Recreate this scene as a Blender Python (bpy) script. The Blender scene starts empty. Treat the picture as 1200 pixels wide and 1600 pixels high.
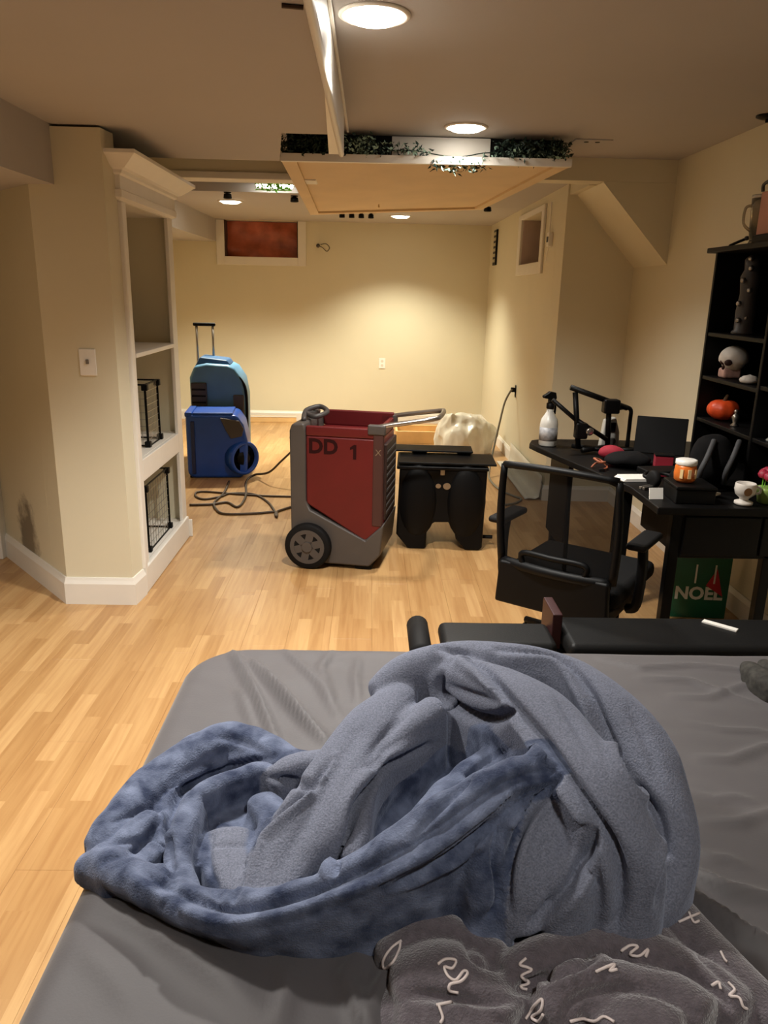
import bpy, bmesh, math, random
from mathutils import Vector, Matrix
from mathutils.kdtree import KDTree
from mathutils.bvhtree import BVHTree
from mathutils import noise as mnoise
random.seed(7)
S = bpy.context.scene
COL = S.collection
PI = math.pi

# ------------------------------------------------------------------ camera
FPX = 1200.0; PITCH = math.radians(16.0); ROLL = math.radians(1.3); YAW = math.radians(1.3); CAMH = 1.5
def _basis():
    R0 = Vector((1, 0, 0)); Fw = Vector((0, math.cos(PITCH), -math.sin(PITCH))); U0 = Vector((0, math.sin(PITCH), math.cos(PITCH)))
    R = R0*math.cos(ROLL)+U0*math.sin(ROLL); U = U0*math.cos(ROLL)-R0*math.sin(ROLL)
    M = Matrix.Rotation(-YAW, 3, 'Z')
    return M@R, M@U, M@Fw
CR, CU, CF = _basis()
cam = bpy.data.objects.new('camera', bpy.data.cameras.new('camera')); COL.objects.link(cam)
cam.data.sensor_fit = 'HORIZONTAL'; cam.data.sensor_width = 36.0; cam.data.lens = 36.0*FPX/1200.0
cam.data.clip_start = 0.05
m3 = Matrix((CR, CU, -CF)).transposed()
cam.matrix_world = Matrix.Translation((0, 0, CAMH)) @ m3.to_4x4()
S.camera = cam
def ray(px, py): return CR*((px-600)/FPX)-CU*((py-800)/FPX)+CF
def at(px, py, z=0.0):                 # survey: point of height z seen at a pixel
    d = ray(px, py); t = (z-CAMH)/d.z
    return Vector((d.x*t, d.y*t, z))
def aty(px, py, y):
    d = ray(px, py); t = y/d.y
    return Vector((d.x*t, y, CAMH+d.z*t))
def atx(px, py, x):
    d = ray(px, py); t = x/d.x
    return Vector((x, d.y*t, CAMH+d.z*t))

# ------------------------------------------------------------------ world, exposure
W = bpy.data.worlds.new('world'); S.world = W; W.use_nodes = True
W.node_tree.nodes['Background'].inputs[0].default_value = (1.0, 0.9, 0.78, 1)
W.node_tree.nodes['Background'].inputs[1].default_value = 0.02
S.view_settings.view_transform = 'Standard'; S.view_settings.look = 'None'
S.view_settings.exposure = 0.75; S.view_settings.gamma = 1.0; S.view_settings.use_curve_mapping = False
NEAR_LIGHT = (1.0, 0.965, 0.90); FAR_LIGHT = (1.0, 0.945, 0.76)

# ------------------------------------------------------------------ materials
def new_mat(name):
    m = bpy.data.materials.new(name); m.use_nodes = True
    return m, m.node_tree, m.node_tree.nodes['Principled BSDF']
def srgb(r, g, b):
    f = lambda c: (c/255/12.92) if c/255 <= 0.04045 else ((c/255+0.055)/1.055)**2.4
    return (f(r), f(g), f(b), 1.0)
MATS = {}
def mat(name, col, rough=0.5, metal=0.0, var=0.06, scale=8.0, bump=0.0, bscale=60.0, sheen=0.0, coat=0.0, emit=None, estr=0.0, alpha=1.0, trans=0.0):
    if name in MATS: return MATS[name]
    m, nt, p = new_mat(name); N, L = nt.nodes, nt.links
    c = srgb(*col)
    tc = N.new('ShaderNodeTexCoord'); nz = N.new('ShaderNodeTexNoise'); nz.inputs['Scale'].default_value = scale; nz.inputs['Detail'].default_value = 4
    L.new(tc.outputs['Object'], nz.inputs['Vector'])
    cr = N.new('ShaderNodeValToRGB')
    cr.color_ramp.elements[0].position = 0.3; cr.color_ramp.elements[1].position = 0.7
    cr.color_ramp.elements[0].color = tuple(max(0, x*(1-var)) for x in c[:3])+(1,)
    cr.color_ramp.elements[1].color = tuple(min(1, x*(1+var)) for x in c[:3])+(1,)
    L.new(nz.outputs['Fac'], cr.inputs['Fac']); L.new(cr.outputs['Color'], p.inputs['Base Color'])
    p.inputs['Roughness'].default_value = rough; p.inputs['Metallic'].default_value = metal
    if sheen:
        p.inputs['Sheen Weight'].default_value = sheen; p.inputs['Sheen Roughness'].default_value = 0.5
    if sum(col) < 70: p.inputs['Specular IOR Level'].default_value = 0.18
    if coat: p.inputs['Coat Weight'].default_value = coat
    if bump:
        b = N.new('ShaderNodeTexNoise'); b.inputs['Scale'].default_value = bscale; b.inputs['Detail'].default_value = 3
        L.new(tc.outputs['Object'], b.inputs['Vector'])
        bn = N.new('ShaderNodeBump'); bn.inputs['Strength'].default_value = bump; bn.inputs['Distance'].default_value = 0.01
        L.new(b.outputs['Fac'], bn.inputs['Height']); L.new(bn.outputs['Normal'], p.inputs['Normal'])
    if emit is not None:
        p.inputs['Emission Color'].default_value = (*emit, 1); p.inputs['Emission Strength'].default_value = estr
    if alpha < 1: p.inputs['Alpha'].default_value = alpha
    if trans: p.inputs['Transmission Weight'].default_value = trans
    MATS[name] = m
    return m

M_WALL = mat('wall_paint', (216, 208, 182), 0.55, var=0.02, scale=2.0, bump=0.03, bscale=180)
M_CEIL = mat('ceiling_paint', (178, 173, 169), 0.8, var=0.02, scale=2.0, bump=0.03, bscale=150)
M_WHITE = mat('white_trim_paint', (228, 223, 213), 0.4, var=0.02)
M_PANEL = mat('panel_board', (224, 200, 160), 0.7, var=0.05, scale=3)
M_BLACK = mat('black_plastic', (9, 9, 10), 0.5, var=0.15)
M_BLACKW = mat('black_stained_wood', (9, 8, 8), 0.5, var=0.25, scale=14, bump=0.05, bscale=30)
M_BLACKM = mat('black_metal', (11, 11, 11), 0.45, metal=0.2, var=0.1)
M_VINYL = mat('black_vinyl', (22, 22, 22), 0.5, var=0.12, bump=0.08, bscale=160)
M_GREYP = mat('grey_plastic', (76, 70, 66), 0.5, var=0.05, bump=0.05, bscale=200)
M_RED = mat('red_rotomolded_plastic', (96, 18, 21), 0.42, var=0.08, bump=0.05, bscale=160)
M_TEXT = mat('dark_marker_ink', (40, 6, 8), 0.6, var=0.1)
M_RUB = mat('black_rubber', (18, 17, 17), 0.7, var=0.12)
M_STEEL = mat('brushed_steel', (170, 164, 156), 0.28, metal=0.9, var=0.06, scale=30)
M_BLUE = mat('blue_plastic', (20, 74, 168), 0.4, var=0.08, bump=0.04, bscale=160)
M_TEAL = mat('faded_blue_plastic', (84, 132, 166), 0.45, var=0.08, bump=0.04, bscale=160)
M_DGREY = mat('dark_grey_plastic', (66, 62, 60), 0.5, var=0.1)
M_CORD = mat('brown_black_cord', (62, 44, 24), 0.55, var=0.15)
M_CORDG = mat('grey_cord', (120, 114, 96), 0.5, var=0.05)
M_PLATE = mat('white_plastic_plate', (238, 234, 226), 0.35, var=0.02)

def wall_stain_mat():
    m = M_WALL.copy(); m.name = 'wall_paint_with_mould'; nt = m.node_tree; N, L = nt.nodes, nt.links; p = N['Principled BSDF']
    src = p.inputs['Base Color'].links[0].from_socket
    g = N.new('ShaderNodeNewGeometry'); sub = N.new('ShaderNodeVectorMath'); sub.operation = 'SUBTRACT'; sub.inputs[1].default_value = (-1.79, 3.91, 0.20)
    L.new(g.outputs['Position'], sub.inputs[0])
    sc = N.new('ShaderNodeVectorMath'); sc.operation = 'MULTIPLY'; sc.inputs[1].default_value = (3.4, 3.4, 2.1); L.new(sub.outputs[0], sc.inputs[0])
    ln = N.new('ShaderNodeVectorMath'); ln.operation = 'LENGTH'; L.new(sc.outputs[0], ln.inputs[0])
    nz = N.new('ShaderNodeTexNoise'); nz.inputs['Scale'].default_value = 11; nz.inputs['Detail'].default_value = 6; nz.inputs['Roughness'].default_value = 0.7
    L.new(g.outputs['Position'], nz.inputs['Vector'])
    ma = N.new('ShaderNodeMath'); ma.operation = 'MULTIPLY_ADD'; ma.inputs[1].default_value = 0.9; L.new(nz.outputs['Fac'], ma.inputs[0]); L.new(ln.outputs['Value'], ma.inputs[2])
    r = N.new('ShaderNodeValToRGB'); r.color_ramp.elements[0].position = 0.70; r.color_ramp.elements[0].color = (1, 1, 1, 1)
    r.color_ramp.elements[1].position = 1.45; r.color_ramp.elements[1].color = (0, 0, 0, 1)
    L.new(ma.outputs[0], r.inputs['Fac'])
    m0 = N.new('ShaderNodeMath'); m0.operation = 'MULTIPLY'; m0.inputs[1].default_value = 0.8; L.new(r.outputs['Color'], m0.inputs[0])
    mx = N.new('ShaderNodeMix'); mx.data_type = 'RGBA'; L.new(m0.outputs[0], mx.inputs['Factor']); L.new(src, mx.inputs['A']); mx.inputs['B'].default_value = srgb(92, 80, 64)
    L.new(mx.outputs['Result'], p.inputs['Base Color'])
    return m
M_STAIN = wall_stain_mat()

def floor_mat():
    m, nt, p = new_mat('laminate_maple'); N, L = nt.nodes, nt.links
    g = N.new('ShaderNodeNewGeometry'); s = N.new('ShaderNodeSeparateXYZ'); L.new(g.outputs['Position'], s.inputs[0])
    def math_(op, a, b=None, c=None):
        n = N.new('ShaderNodeMath'); n.operation = op
        for i, v in enumerate((a, b, c)):
            if v is None: continue
            if isinstance(v, (int, float)): n.inputs[i].default_value = v
            else: L.new(v, n.inputs[i])
        return n.outputs[0]
    row = math_('FLOOR', math_('DIVIDE', math_('ADD', s.outputs['X'], 10.0), 0.0633))
    wn = N.new('ShaderNodeTexWhiteNoise'); wn.noise_dimensions = '1D'; L.new(row, wn.inputs['W'])
    cell = math_('FLOOR', math_('ADD', math_('DIVIDE', s.outputs['Y'], 0.43), math_('MULTIPLY', wn.outputs['Value'], 7.3)))
    cb = N.new('ShaderNodeCombineXYZ'); L.new(row, cb.inputs[0]); L.new(cell, cb.inputs[1])
    w2 = N.new('ShaderNodeTexWhiteNoise'); w2.noise_dimensions = '2D'; L.new(cb.outputs[0], w2.inputs['Vector'])
    r = N.new('ShaderNodeValToRGB'); e = r.color_ramp.elements
    e[0].position = 0.0; e[0].color = srgb(172, 131, 83); e[1].position = 1.0; e[1].color = srgb(195, 156, 106)
    e2 = e.new(0.5); e2.color = srgb(183, 143, 94)
    L.new(w2.outputs['Value'], r.inputs['Fac'])
    mp = N.new('ShaderNodeMapping'); mp.inputs['Scale'].default_value = (60, 3.2, 1); L.new(g.outputs['Position'], mp.inputs['Vector'])
    off = N.new('ShaderNodeVectorMath'); off.operation = 'ADD'; L.new(mp.outputs[0], off.inputs[0]); L.new(w2.outputs['Color'], off.inputs[1])
    gn = N.new('ShaderNodeTexNoise'); gn.inputs['Scale'].default_value = 1.0; gn.inputs['Detail'].default_value = 5; L.new(off.outputs[0], gn.inputs['Vector'])
    mx = N.new('ShaderNodeMix'); mx.data_type = 'RGBA'; mx.blend_type = 'MULTIPLY'; mx.inputs['Factor'].default_value = 0.28
    gr = N.new('ShaderNodeValToRGB'); gr.color_ramp.elements[0].position = 0.35; gr.color_ramp.elements[0].color = srgb(190, 150, 110); gr.color_ramp.elements[1].position = 0.6; gr.color_ramp.elements[1].color = (1, 1, 1, 1)
    L.new(gn.outputs['Fac'], gr.inputs['Fac']); L.new(r.outputs['Color'], mx.inputs['A']); L.new(gr.outputs['Color'], mx.inputs['B'])
    L.new(mx.outputs['Result'], p.inputs['Base Color'])
    p.inputs['Roughness'].default_value = 0.34
    rn = N.new('ShaderNodeTexNoise'); rn.inputs['Scale'].default_value = 2.5; rn.inputs['Detail'].default_value = 4; L.new(g.outputs['Position'], rn.inputs['Vector'])
    rr = N.new('ShaderNodeMapRange'); rr.inputs['To Min'].default_value = 0.24; rr.inputs['To Max'].default_value = 0.45; L.new(rn.outputs['Fac'], rr.inputs['Value'])
    L.new(rr.outputs[0], p.inputs['Roughness'])
    return m
M_FLOOR = floor_mat()

# ------------------------------------------------------------------ mesh helpers
class MB:
    def __init__(s): s.v = []; s.f = []
    def add(s, vs, fs):
        o = len(s.v); s.v += [Vector(v) for v in vs]; s.f += [tuple(i+o for i in f) for f in fs]; return s
    def box(s, x0, x1, y0, y1, z0, z1, M=None):
        vs = [Vector((x, y, z)) for z in (z0, z1) for y in (y0, y1) for x in (x0, x1)]
        if M: vs = [M@v for v in vs]
        return s.add(vs, [(0, 2, 3, 1), (4, 5, 7, 6), (0, 1, 5, 4), (2, 6, 7, 3), (0, 4, 6, 2), (1, 3, 7, 5)])
    def prism(s, poly, a0, a1, axis='z'):          # poly of 2D points (ccw), swept along axis
        n = len(poly); vs = []
        for a in (a0, a1):
            for (u, w) in poly:
                vs.append({'z': (u, w, a), 'y': (u, a, w), 'x': (a, u, w)}[axis])
        fs = [tuple(range(n))[::-1], tuple(range(n, 2*n))]+[(i, (i+1) % n, n+(i+1) % n, n+i) for i in range(n)]
        return s.add(vs, fs)
    def tube(s, pts, r, seg=8, closed=False, cap=True):
        pts = [Vector(p) for p in pts]; n = len(pts); rs = r if isinstance(r, (list, tuple)) else [r]*n
        vs = []; prev = None
        for i, p in enumerate(pts):
            if closed: t = pts[(i+1) % n]-pts[i-1]
            else: t = pts[min(i+1, n-1)]-pts[max(i-1, 0)]
            t = t.normalized() if t.length > 1e-9 else Vector((0, 0, 1))
            if prev is None: a = t.orthogonal().normalized()
            else: a = (prev-t*prev.dot(t)); a = a.normalized() if a.length > 1e-6 else t.orthogonal().normalized()
            prev = a; b = t.cross(a)
            for k in range(seg):
                an = 2*PI*k/seg; vs.append(p+(a*math.cos(an)+b*math.sin(an))*rs[i])
        fs = []
        for i in range(n if closed else n-1):
            j = (i+1) % n
            for k in range(seg): fs.append((i*seg+k, i*seg+(k+1) % seg, j*seg+(k+1) % seg, j*seg+k))
        if cap and not closed: fs += [tuple(range(seg))[::-1], tuple((n-1)*seg+k for k in range(seg))]
        return s.add(vs, fs)
    def lathe(s, prof, seg=20, c=(0, 0, 0), axis='z'):  # prof: (r, h)
        vs = []; c = Vector(c)
        for (r, h) in prof:
            for k in range(seg):
                an = 2*PI*k/seg; a, b = r*math.cos(an), r*math.sin(an)
                vs.append(c+Vector({'z': (a, b, h), 'y': (a, h, b), 'x': (h, a, b)}[axis]))
        fs = []
        for i in range(len(prof)-1):
            for k in range(seg): fs.append((i*seg+k, i*seg+(k+1) % seg, (i+1)*seg+(k+1) % seg, (i+1)*seg+k))
        fs += [tuple(range(seg))[::-1], tuple((len(prof)-1)*seg+k for k in range(seg))]
        return s.add(vs, fs)
    def ell(s, c, rx, ry, rz, seg=16, rings=10, M=None):
        vs = []; c = Vector(c)
        for i in range(1, rings):
            ph = PI*i/rings
            for k in range(seg):
                an = 2*PI*k/seg; vs.append(Vector((rx*math.sin(ph)*math.cos(an), ry*math.sin(ph)*math.sin(an), rz*math.cos(ph))))
        vs += [Vector((0, 0, rz)), Vector((0, 0, -rz))]
        if M: vs = [M@v for v in vs]
        vs = [c+v for v in vs]; fs = []
        for i in range(rings-2):
            for k in range(seg): fs.append((i*seg+k, (i+1)*seg+k, (i+1)*seg+(k+1) % seg, i*seg+(k+1) % seg))
        T = len(vs)-2; B = T+1
        for k in range(seg):
            fs.append((T, k, (k+1) % seg)); q = (rings-2)*seg; fs.append((B, q+(k+1) % seg, q+k))
        return s.add(vs, fs)
    def mesh(s, name, smooth=False):
        me = bpy.data.meshes.new(name); me.from_pydata([tuple(v) for v in s.v], [], s.f)
        bm = bmesh.new(); bm.from_mesh(me); bmesh.ops.recalc_face_normals(bm, faces=bm.faces); bm.to_mesh(me); bm.free()
        if smooth:
            for p in me.polygons: p.use_smooth = True
        return me
    def build(s, name, m, parent=None, smooth=False, bevel=0.0, seg=2, label=None, loc=None):
        me = s.mesh(name, smooth); o = bpy.data.objects.new(name, me); COL.objects.link(o)
        me.materials.append(m)
        if bevel:
            md = o.modifiers.new('bevel', 'BEVEL'); md.width = bevel; md.segments = seg; md.limit_method = 'ANGLE'; md.angle_limit = math.radians(40)
            for p in me.polygons: p.use_smooth = True
            md.harden_normals = False
            ms = o.modifiers.new('ws', 'WEIGHTED_NORMAL')
        elif smooth == 'auto':
            pass
        if parent: o.parent = parent
        if loc: o.location = loc
        if label: o['label'] = label
        return o
def tag(o, label, cat, group=None):
    o['label'] = label; o['category'] = cat
    if group: o['group'] = group
    return o
def thing(name, label, cat, loc=(0, 0, 0), rz=0.0, group=None):
    o = bpy.data.objects.new(name, None); COL.objects.link(o); o.location = loc; o.rotation_euler = (0, 0, rz)
    o.empty_display_size = 0.1
    return tag(o, label, cat, group)
def struct(o): o['kind'] = 'structure'; return o
def dup(root, loc=None, rz=None, label=None, group=None):
    r = root.copy(); COL.objects.link(r)
    if loc is not None: r.location = loc
    if rz is not None: r.rotation_euler = (0, 0, rz)
    if label: r['label'] = label
    if group: r['group'] = group
    for ch in list(root.children):
        c = ch.copy(); COL.objects.link(c); c.parent = r
        for g in list(ch.children):
            d = g.copy(); COL.objects.link(d); d.parent = c
    return r
def spline(pts, n=6):                       # Catmull-Rom through points of any length
    P = [tuple(p) for p in pts]; out = []
    for i in range(len(P)-1):
        p0 = P[max(i-1, 0)]; p1 = P[i]; p2 = P[i+1]; p3 = P[min(i+2, len(P)-1)]
        for k in range(n):
            t = k/n
            out.append(tuple(0.5*((2*b)+(-a+c)*t+(2*a-5*b+4*c-d)*t*t+(-a+3*b-3*c+d)*t**3) for a, b, c, d in zip(p0, p1, p2, p3)))
    out.append(P[-1]); return out
def text_mesh(body, size, depth=0.001, bold=0.0):
    cu = bpy.data.curves.new('lettering', 'FONT'); cu.body = body; cu.size = size; cu.extrude = depth; cu.offset = bold
    cu.align_x = 'CENTER'; cu.align_y = 'CENTER'; cu.resolution_u = 3
    o = bpy.data.objects.new('tmp', cu); COL.objects.link(o)
    dg = bpy.context.evaluated_depsgraph_get(); me = bpy.data.meshes.new_from_object(o.evaluated_get(dg))
    bpy.data.objects.remove(o); return me

# ------------------------------------------------------------------ room shell
XR, XRF, YF = 1.842, 1.338, 9.12          # near right wall, far right wall, far wall
ZL, ZC, ZF = 2.14, 2.30, 2.235            # low left ceiling, main ceiling, far ceiling
XL, YB = -3.2, -2.6
# floor with one board per object
fl = MB().box(XL, XR+0.1, YB, YF+0.1, -0.08, -0.012).build('floor', mat('subfloor', (120, 90, 60), 0.8)); struct(fl)
BW, BL = 0.19, 1.285
pm = {}
ncol = int((XR-XL)/BW)+1
for i in range(ncol):
    x0 = XL+i*BW; x1 = min(x0+BW, XR)
    y = YB-((i*0.47) % 1.0)*BL
    while y < YF:
        a, b = max(y, YB), min(y+BL, YF); y += BL
        if b-a < 0.03: continue
        key = (round(x1-x0, 4), round(b-a, 3))
        if key not in pm:
            w, l = key; g = 0.0002; c = 0.0006
            mb = MB(); vs = [(g, g, -0.012), (w-g, g, -0.012), (w-g, l-g, -0.012), (g, l-g, -0.012),
                             (g, g, -c), (w-g, g, -c), (w-g, l-g, -c), (g, l-g, -c),
                             (g+c, g+c, 0), (w-g-c, g+c, 0), (w-g-c, l-g-c, 0), (g+c, l-g-c, 0)]
            mb.add(vs, [(0, 1, 5, 4), (1, 2, 6, 5), (2, 3, 7, 6), (3, 0, 4, 7), (4, 5, 9, 8), (5, 6, 10, 9), (6, 7, 11, 10), (7, 4, 8, 11), (8, 9, 10, 11), (3, 2, 1, 0)])
            me = mb.mesh('plank'); me.materials.append(M_FLOOR); pm[key] = me
        o = bpy.data.objects.new('plank', pm[key]); COL.objects.link(o); o.location = (x0, a, 0); o.parent = fl

T = 0.1
def wall_hole(name, axis, pos, thick, u0, u1, z0, z1, holes=()):
    """wall slab in plane axis=pos (thickness goes away from the room), u along the wall; holes = (u0,u1,z0,z1)"""
    us = sorted({u0, u1, *[h[0] for h in holes], *[h[1] for h in holes]}); zs = sorted({z0, z1, *[h[2] for h in holes], *[h[3] for h in holes]})
    mb = MB(); a, b = sorted((pos, pos+thick))
    for i in range(len(us)-1):
        for j in range(len(zs)-1):
            uc, zc = (us[i]+us[i+1])/2, (zs[j]+zs[j+1])/2
            if any(h[0] < uc < h[1] and h[2] < zc < h[3] for h in holes): continue
            if axis == 'y': mb.box(us[i], us[i+1], a, b, zs[j], zs[j+1])
            else: mb.box(a, b, us[i], us[i+1], zs[j], zs[j+1])
    return struct(mb.build(name, M_WALL))
wall_hole('wall_far', 'y', YF, 0.25, -2.9, XRF, 0, 2.5, [(-1.645, -0.825, 1.845, 2.232)])
wall_hole('wall_right_far', 'x', XRF, 0.25, 5.881, YF, 0, 2.5, [(6.36, 7.2, 1.755, 2.13)])
struct(MB().box(XRF, XR, 5.63, 5.88, 0, 2.5).build('wall_return', M_WALL))
struct(MB().box(XR, XR+T, YB, 5.88, 0, 2.5).build('wall_right', M_WALL))
struct(MB().box(XL-T, XR+T, YB-T, YB, 0, 2.5).build('wall_back', M_WALL))
struct(MB().box(XL-T, XL, YB, 4.9, 0, 2.5).build('wall_left', M_WALL))
struct(MB().box(-2.7, -2.6, 4.7, YF, 0, 2.5).build('wall_left_far', M_WALL))
struct(MB().box(XL, -1.98, 4.62, 4.72, 0, 2.5).build('wall_left_hall', M_WALL))
# ceilings
struct(MB().box(XL, XR+T, YB, 6.56, ZC, ZC+0.1).build('ceiling', M_CEIL))
cl = MB().prism([(XL, YB), (-0.155, YB), (-0.155, 3.60), (-0.392, 3.60), (-0.484, 4.34), (XL, 4.34)], ZL, ZC-0.001, 'z').build('ceiling_low_left', M_CEIL); struct(cl)
cf = MB().prism([(-2.7, 6.56), (-0.3, 6.56), (-0.3, 5.15), (XRF+0.3, 5.15), (XRF+0.3, YF), (-2.7, YF)], ZF, ZC+0.1, 'z').build('ceiling_far', M_CEIL); struct(cf)
struct(MB().box(-1.95, XR, 5.0, 5.15, 2.172, ZC).build('trim_1', M_WALL))          # beam between the two halves of the room
struct(MB().box(-1.6, -0.34, 4.985, 5.15, 2.13, 2.171).build('trim_2', M_WHITE, bevel=0.006))   # white moulding under the beam
struct(MB().prism([(1.40, 2.171), (1.40, 2.165), (XR, 1.70), (XR, 2.171)][::-1], 5.0, 5.63, 'y').build('trim_3', M_WALL))  # sloping stair soffit
struct(MB().box(1.35, XR, 5.151, 5.63, 2.166, 2.235).build('trim_4', M_WALL))
struct(MB().box(-2.6, -1.735, 5.3, YF, 2.0, ZF).build('trim_5', M_CEIL))               # bulkhead along far left
struct(MB().box(-2.6, -1.345, YB, 3.9, 1.905, ZL).build('trim_6', M_CEIL))             # bulkhead along near left
# white step board along the level change of the ceiling
sb = thing('ceiling_board', 'long white trim board fixed along the ceiling step above the bed', 'trim', (-0.15, 0, 0)); sb['kind'] = 'structure'
MB().box(-0.004, 0.012, YB, 3.95, 2.128, 2.299).build('board', M_WHITE, sb, bevel=0.003)
MB().tube([(0.0, YB, 2.128), (0.0, 3.97, 2.122)], 0.013, 8).build('bead', M_WHITE, sb, smooth=True)
MB().prism([(-0.004, 2.6), (-0.004, 3.97), (-0.06, 3.97)], 2.121, 2.139, 'z').build('end_cap', M_WHITE, sb)
MB().box(0.012, 0.024, YB, 4.36, 2.286, 2.2995).build('upper_bead', M_WHITE, sb, bevel=0.003)
# column with the mould stain
pil = MB().prism([(-2.05, 4.2), (-1.455, 3.525), (-1.137, 3.525), (-1.125, 3.655), (-1.57, 3.655), (-1.57, 4.62), (-2.05, 4.62)], 0, ZC-0.17, 'z').build('wall_column', M_STAIN); struct(pil)
# baseboards
def baseboard(name, path, h=0.115, t=0.016):
    mb = MB(); P = [Vector((x, y, 0)) for x, y in path]; prof = [(0, 0), (t, 0), (t, h*0.78), (t*0.6, h*0.9), (t*0.35, h), (0, h)]
    rows = []
    for i, p in enumerate(P):
        d0 = (P[i]-P[i-1]).normalized() if i else None; d1 = (P[i+1]-P[i]).normalized() if i < len(P)-1 else None
        n0 = Vector((d0.y, -d0.x, 0)) if d0 else None; n1 = Vector((d1.y, -d1.x, 0)) if d1 else None
        if n0 and n1: n = (n0+n1).normalized(); n = n/max(0.3, n.dot(n0))
        else: n = n0 or n1
        rows.append([p+n*o+Vector((0, 0, z)) for o, z in prof])
    k = len(prof); vs = [v for r in rows for v in r]; fs = []
    for i in range(len(P)-1):
        for j in range(k): fs.append((i*k+j, i*k+(j+1) % k, (i+1)*k+(j+1) % k, (i+1)*k+j))
    fs += [tuple(range(k)), tuple((len(P)-1)*k+j for j in range(k))[::-1]]
    mb.add(vs, fs); o = mb.build(name, M_WHITE); struct(o); return o
baseboard('baseboard_far', [(-2.6, YF), (XRF, YF)])
baseboard('baseboard_right_far', [(XRF, YF), (XRF, 5.63), (XR, 5.63), (XR, YB)])
baseboard('baseboard_column', [(-2.05, 4.2), (-1.455, 3.525), (-1.137, 3.525), (-1.125, 3.652)], h=0.135, t=0.018)
baseboard('baseboard_left', [(XL, 4.62), (-2.05, 4.62)])
# casing strip on the edge of the slanted face, far left
struct(MB().box(-2.13, -2.05, 4.13, 4.24, 0, ZL).build('trim_7', M_WHITE, bevel=0.004))

# ------------------------------------------------------------------ windows
w1 = thing('window_1', 'basement window filled with reddish sheeting in the far wall', 'window', (-1.235, YF, 1.84)); w1['kind'] = 'structure'
def frame_pieces(parent, x0, x1, z0, z1, w, y0, y1):
    MB().box(x0-w, x0, y0, y1, z0-w, z1).build('window_frame', M_WHITE, parent, bevel=0.004)
    MB().box(x1, x1+w, y0, y1, z0-w, z1).build('window_frame', M_WHITE, parent, bevel=0.004)
    MB().box(x0, x1, y0, y1, z0-w, z0).build('window_sill', M_WHITE, parent, bevel=0.004)
frame_pieces(w1, -0.41, 0.41, 0.005, 0.392, 0.09, -0.022, 0.0)
for s in (-1, 1): MB().box(s*0.41-0.012, s*0.41+0.012, 0, 0.2, 0.005, 0.39).build('jamb', mat('dark_jamb', (70, 44, 36), 0.7), w1)
redm = mat('red_sheeting', (172, 88, 62), 0.35, var=0.35, scale=7, bump=0.6, bscale=9)
mb = MB(); nx, nz = 24, 12; vs = []; fs = []
for j in range(nz+1):
    for i in range(nx+1):
        u, v = i/nx, j/nz
        vs.append((-0.40+0.8*u, 0.13+0.025*mnoise.noise(Vector((u*6, v*4, 1.3)))-0.02*math.sin(v*7+u*3), 0.008+0.378*v))
for j in range(nz):
    for i in range(nx): a = j*(nx+1)+i; fs.append((a, a+1, a+nx+2, a+nx+1))
mb.add(vs, fs).build('pane', redm, w1, smooth=True)
w2 = thing('window_2', 'small dark basement window with white frame in the right wall', 'window', (XRF, 6.78, 1.755)); w2['kind'] = 'structure'
for (a, b, c, d) in ((-0.51, -0.42, -0.09, 0.42), (0.42, 0.55, -0.09, 0.42)): MB().box(-0.02, 0, a, b, c, d).build('window_frame', M_WHITE, w2, bevel=0.004)
MB().box(-0.02, 0, -0.42, 0.42, -0.09, 0).build('window_sill', M_WHITE, w2, bevel=0.004)
MB().box(-0.02, 0, -0.42, 0.42, 0.375, 0.42).build('window_frame', M_WHITE, w2, bevel=0.004)
MB().box(0, 0.17, 0.405, 0.43, 0, 0.375).build('jamb', mat('pinkish_jamb', (205, 184, 176), 0.6), w2)
MB().box(0.17, 0.2, -0.42, 0.43, 0, 0.375).build('pane', mat('dark_glass', (46, 22, 18), 0.25), w2)

# ------------------------------------------------------------------ ceiling lights
def emit_mat(name, col, s):
    m, nt, p = new_mat(name); p.inputs['Base Color'].default_value = (*col, 1); p.inputs['Emission Color'].default_value = (*col, 1); p.inputs['Emission Strength'].default_value = s; return m
M_LAMP = emit_mat('lamp_diffuser_near', (1.0, 0.95, 0.86), 14); M_LAMPF = emit_mat('lamp_diffuser_far', (1.0, 0.90, 0.70), 14)
def downlight(x, y, z, label, watts, col, lm, spot=2.26, r=0.088):
    t = thing('recessed_light', label, 'ceiling light', (x, y, z), group='recessed ceiling lights')
    MB().lathe([(r+0.022, 0), (r+0.022, -0.004), (r+0.014, -0.009), (r, -0.006), (r, 0)], 32).build('trim_ring', M_PLATE, t, smooth=True)
    MB().lathe([(r*0.99, -0.0005), (r*0.98, -0.006), (r*0.8, -0.018), (0.01, -0.024)], 32).build('diffuser', lm, t, smooth=True)
    ld = bpy.data.lights.new('lamp', 'SPOT'); ld.energy = watts; ld.color = col; ld.spot_size = spot; ld.spot_blend = 0.7; ld.shadow_soft_size = 0.08
    lo = bpy.data.objects.new('lamp', ld); COL.objects.link(lo); lo.parent = t; lo.location = (0, 0, -0.035)
    return t
downlight(-0.003, 2.628, ZC, 'lit round recessed light, the large one nearest the top edge', 175, NEAR_LIGHT, M_LAMP)
downlight(0.461, 4.206, ZC, 'lit round recessed light just in front of the garland', 85, NEAR_LIGHT, M_LAMP)
downlight(0.286, 8.214, ZF, 'small lit recessed light near the far wall beyond the hanging panel', 145, FAR_LIGHT, M_LAMPF, spot=2.1)
downlight(-1.244, 7.244, ZF, 'small lit recessed light in front of the red window', 230, FAR_LIGHT, M_LAMPF, spot=2.3)
downlight(0.35, -0.1, ZC, 'added recessed fill light above the head of the bed, out of view', 50, NEAR_LIGHT, M_LAMP)  # added unseen lamp, fills the front of the blankets
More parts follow.
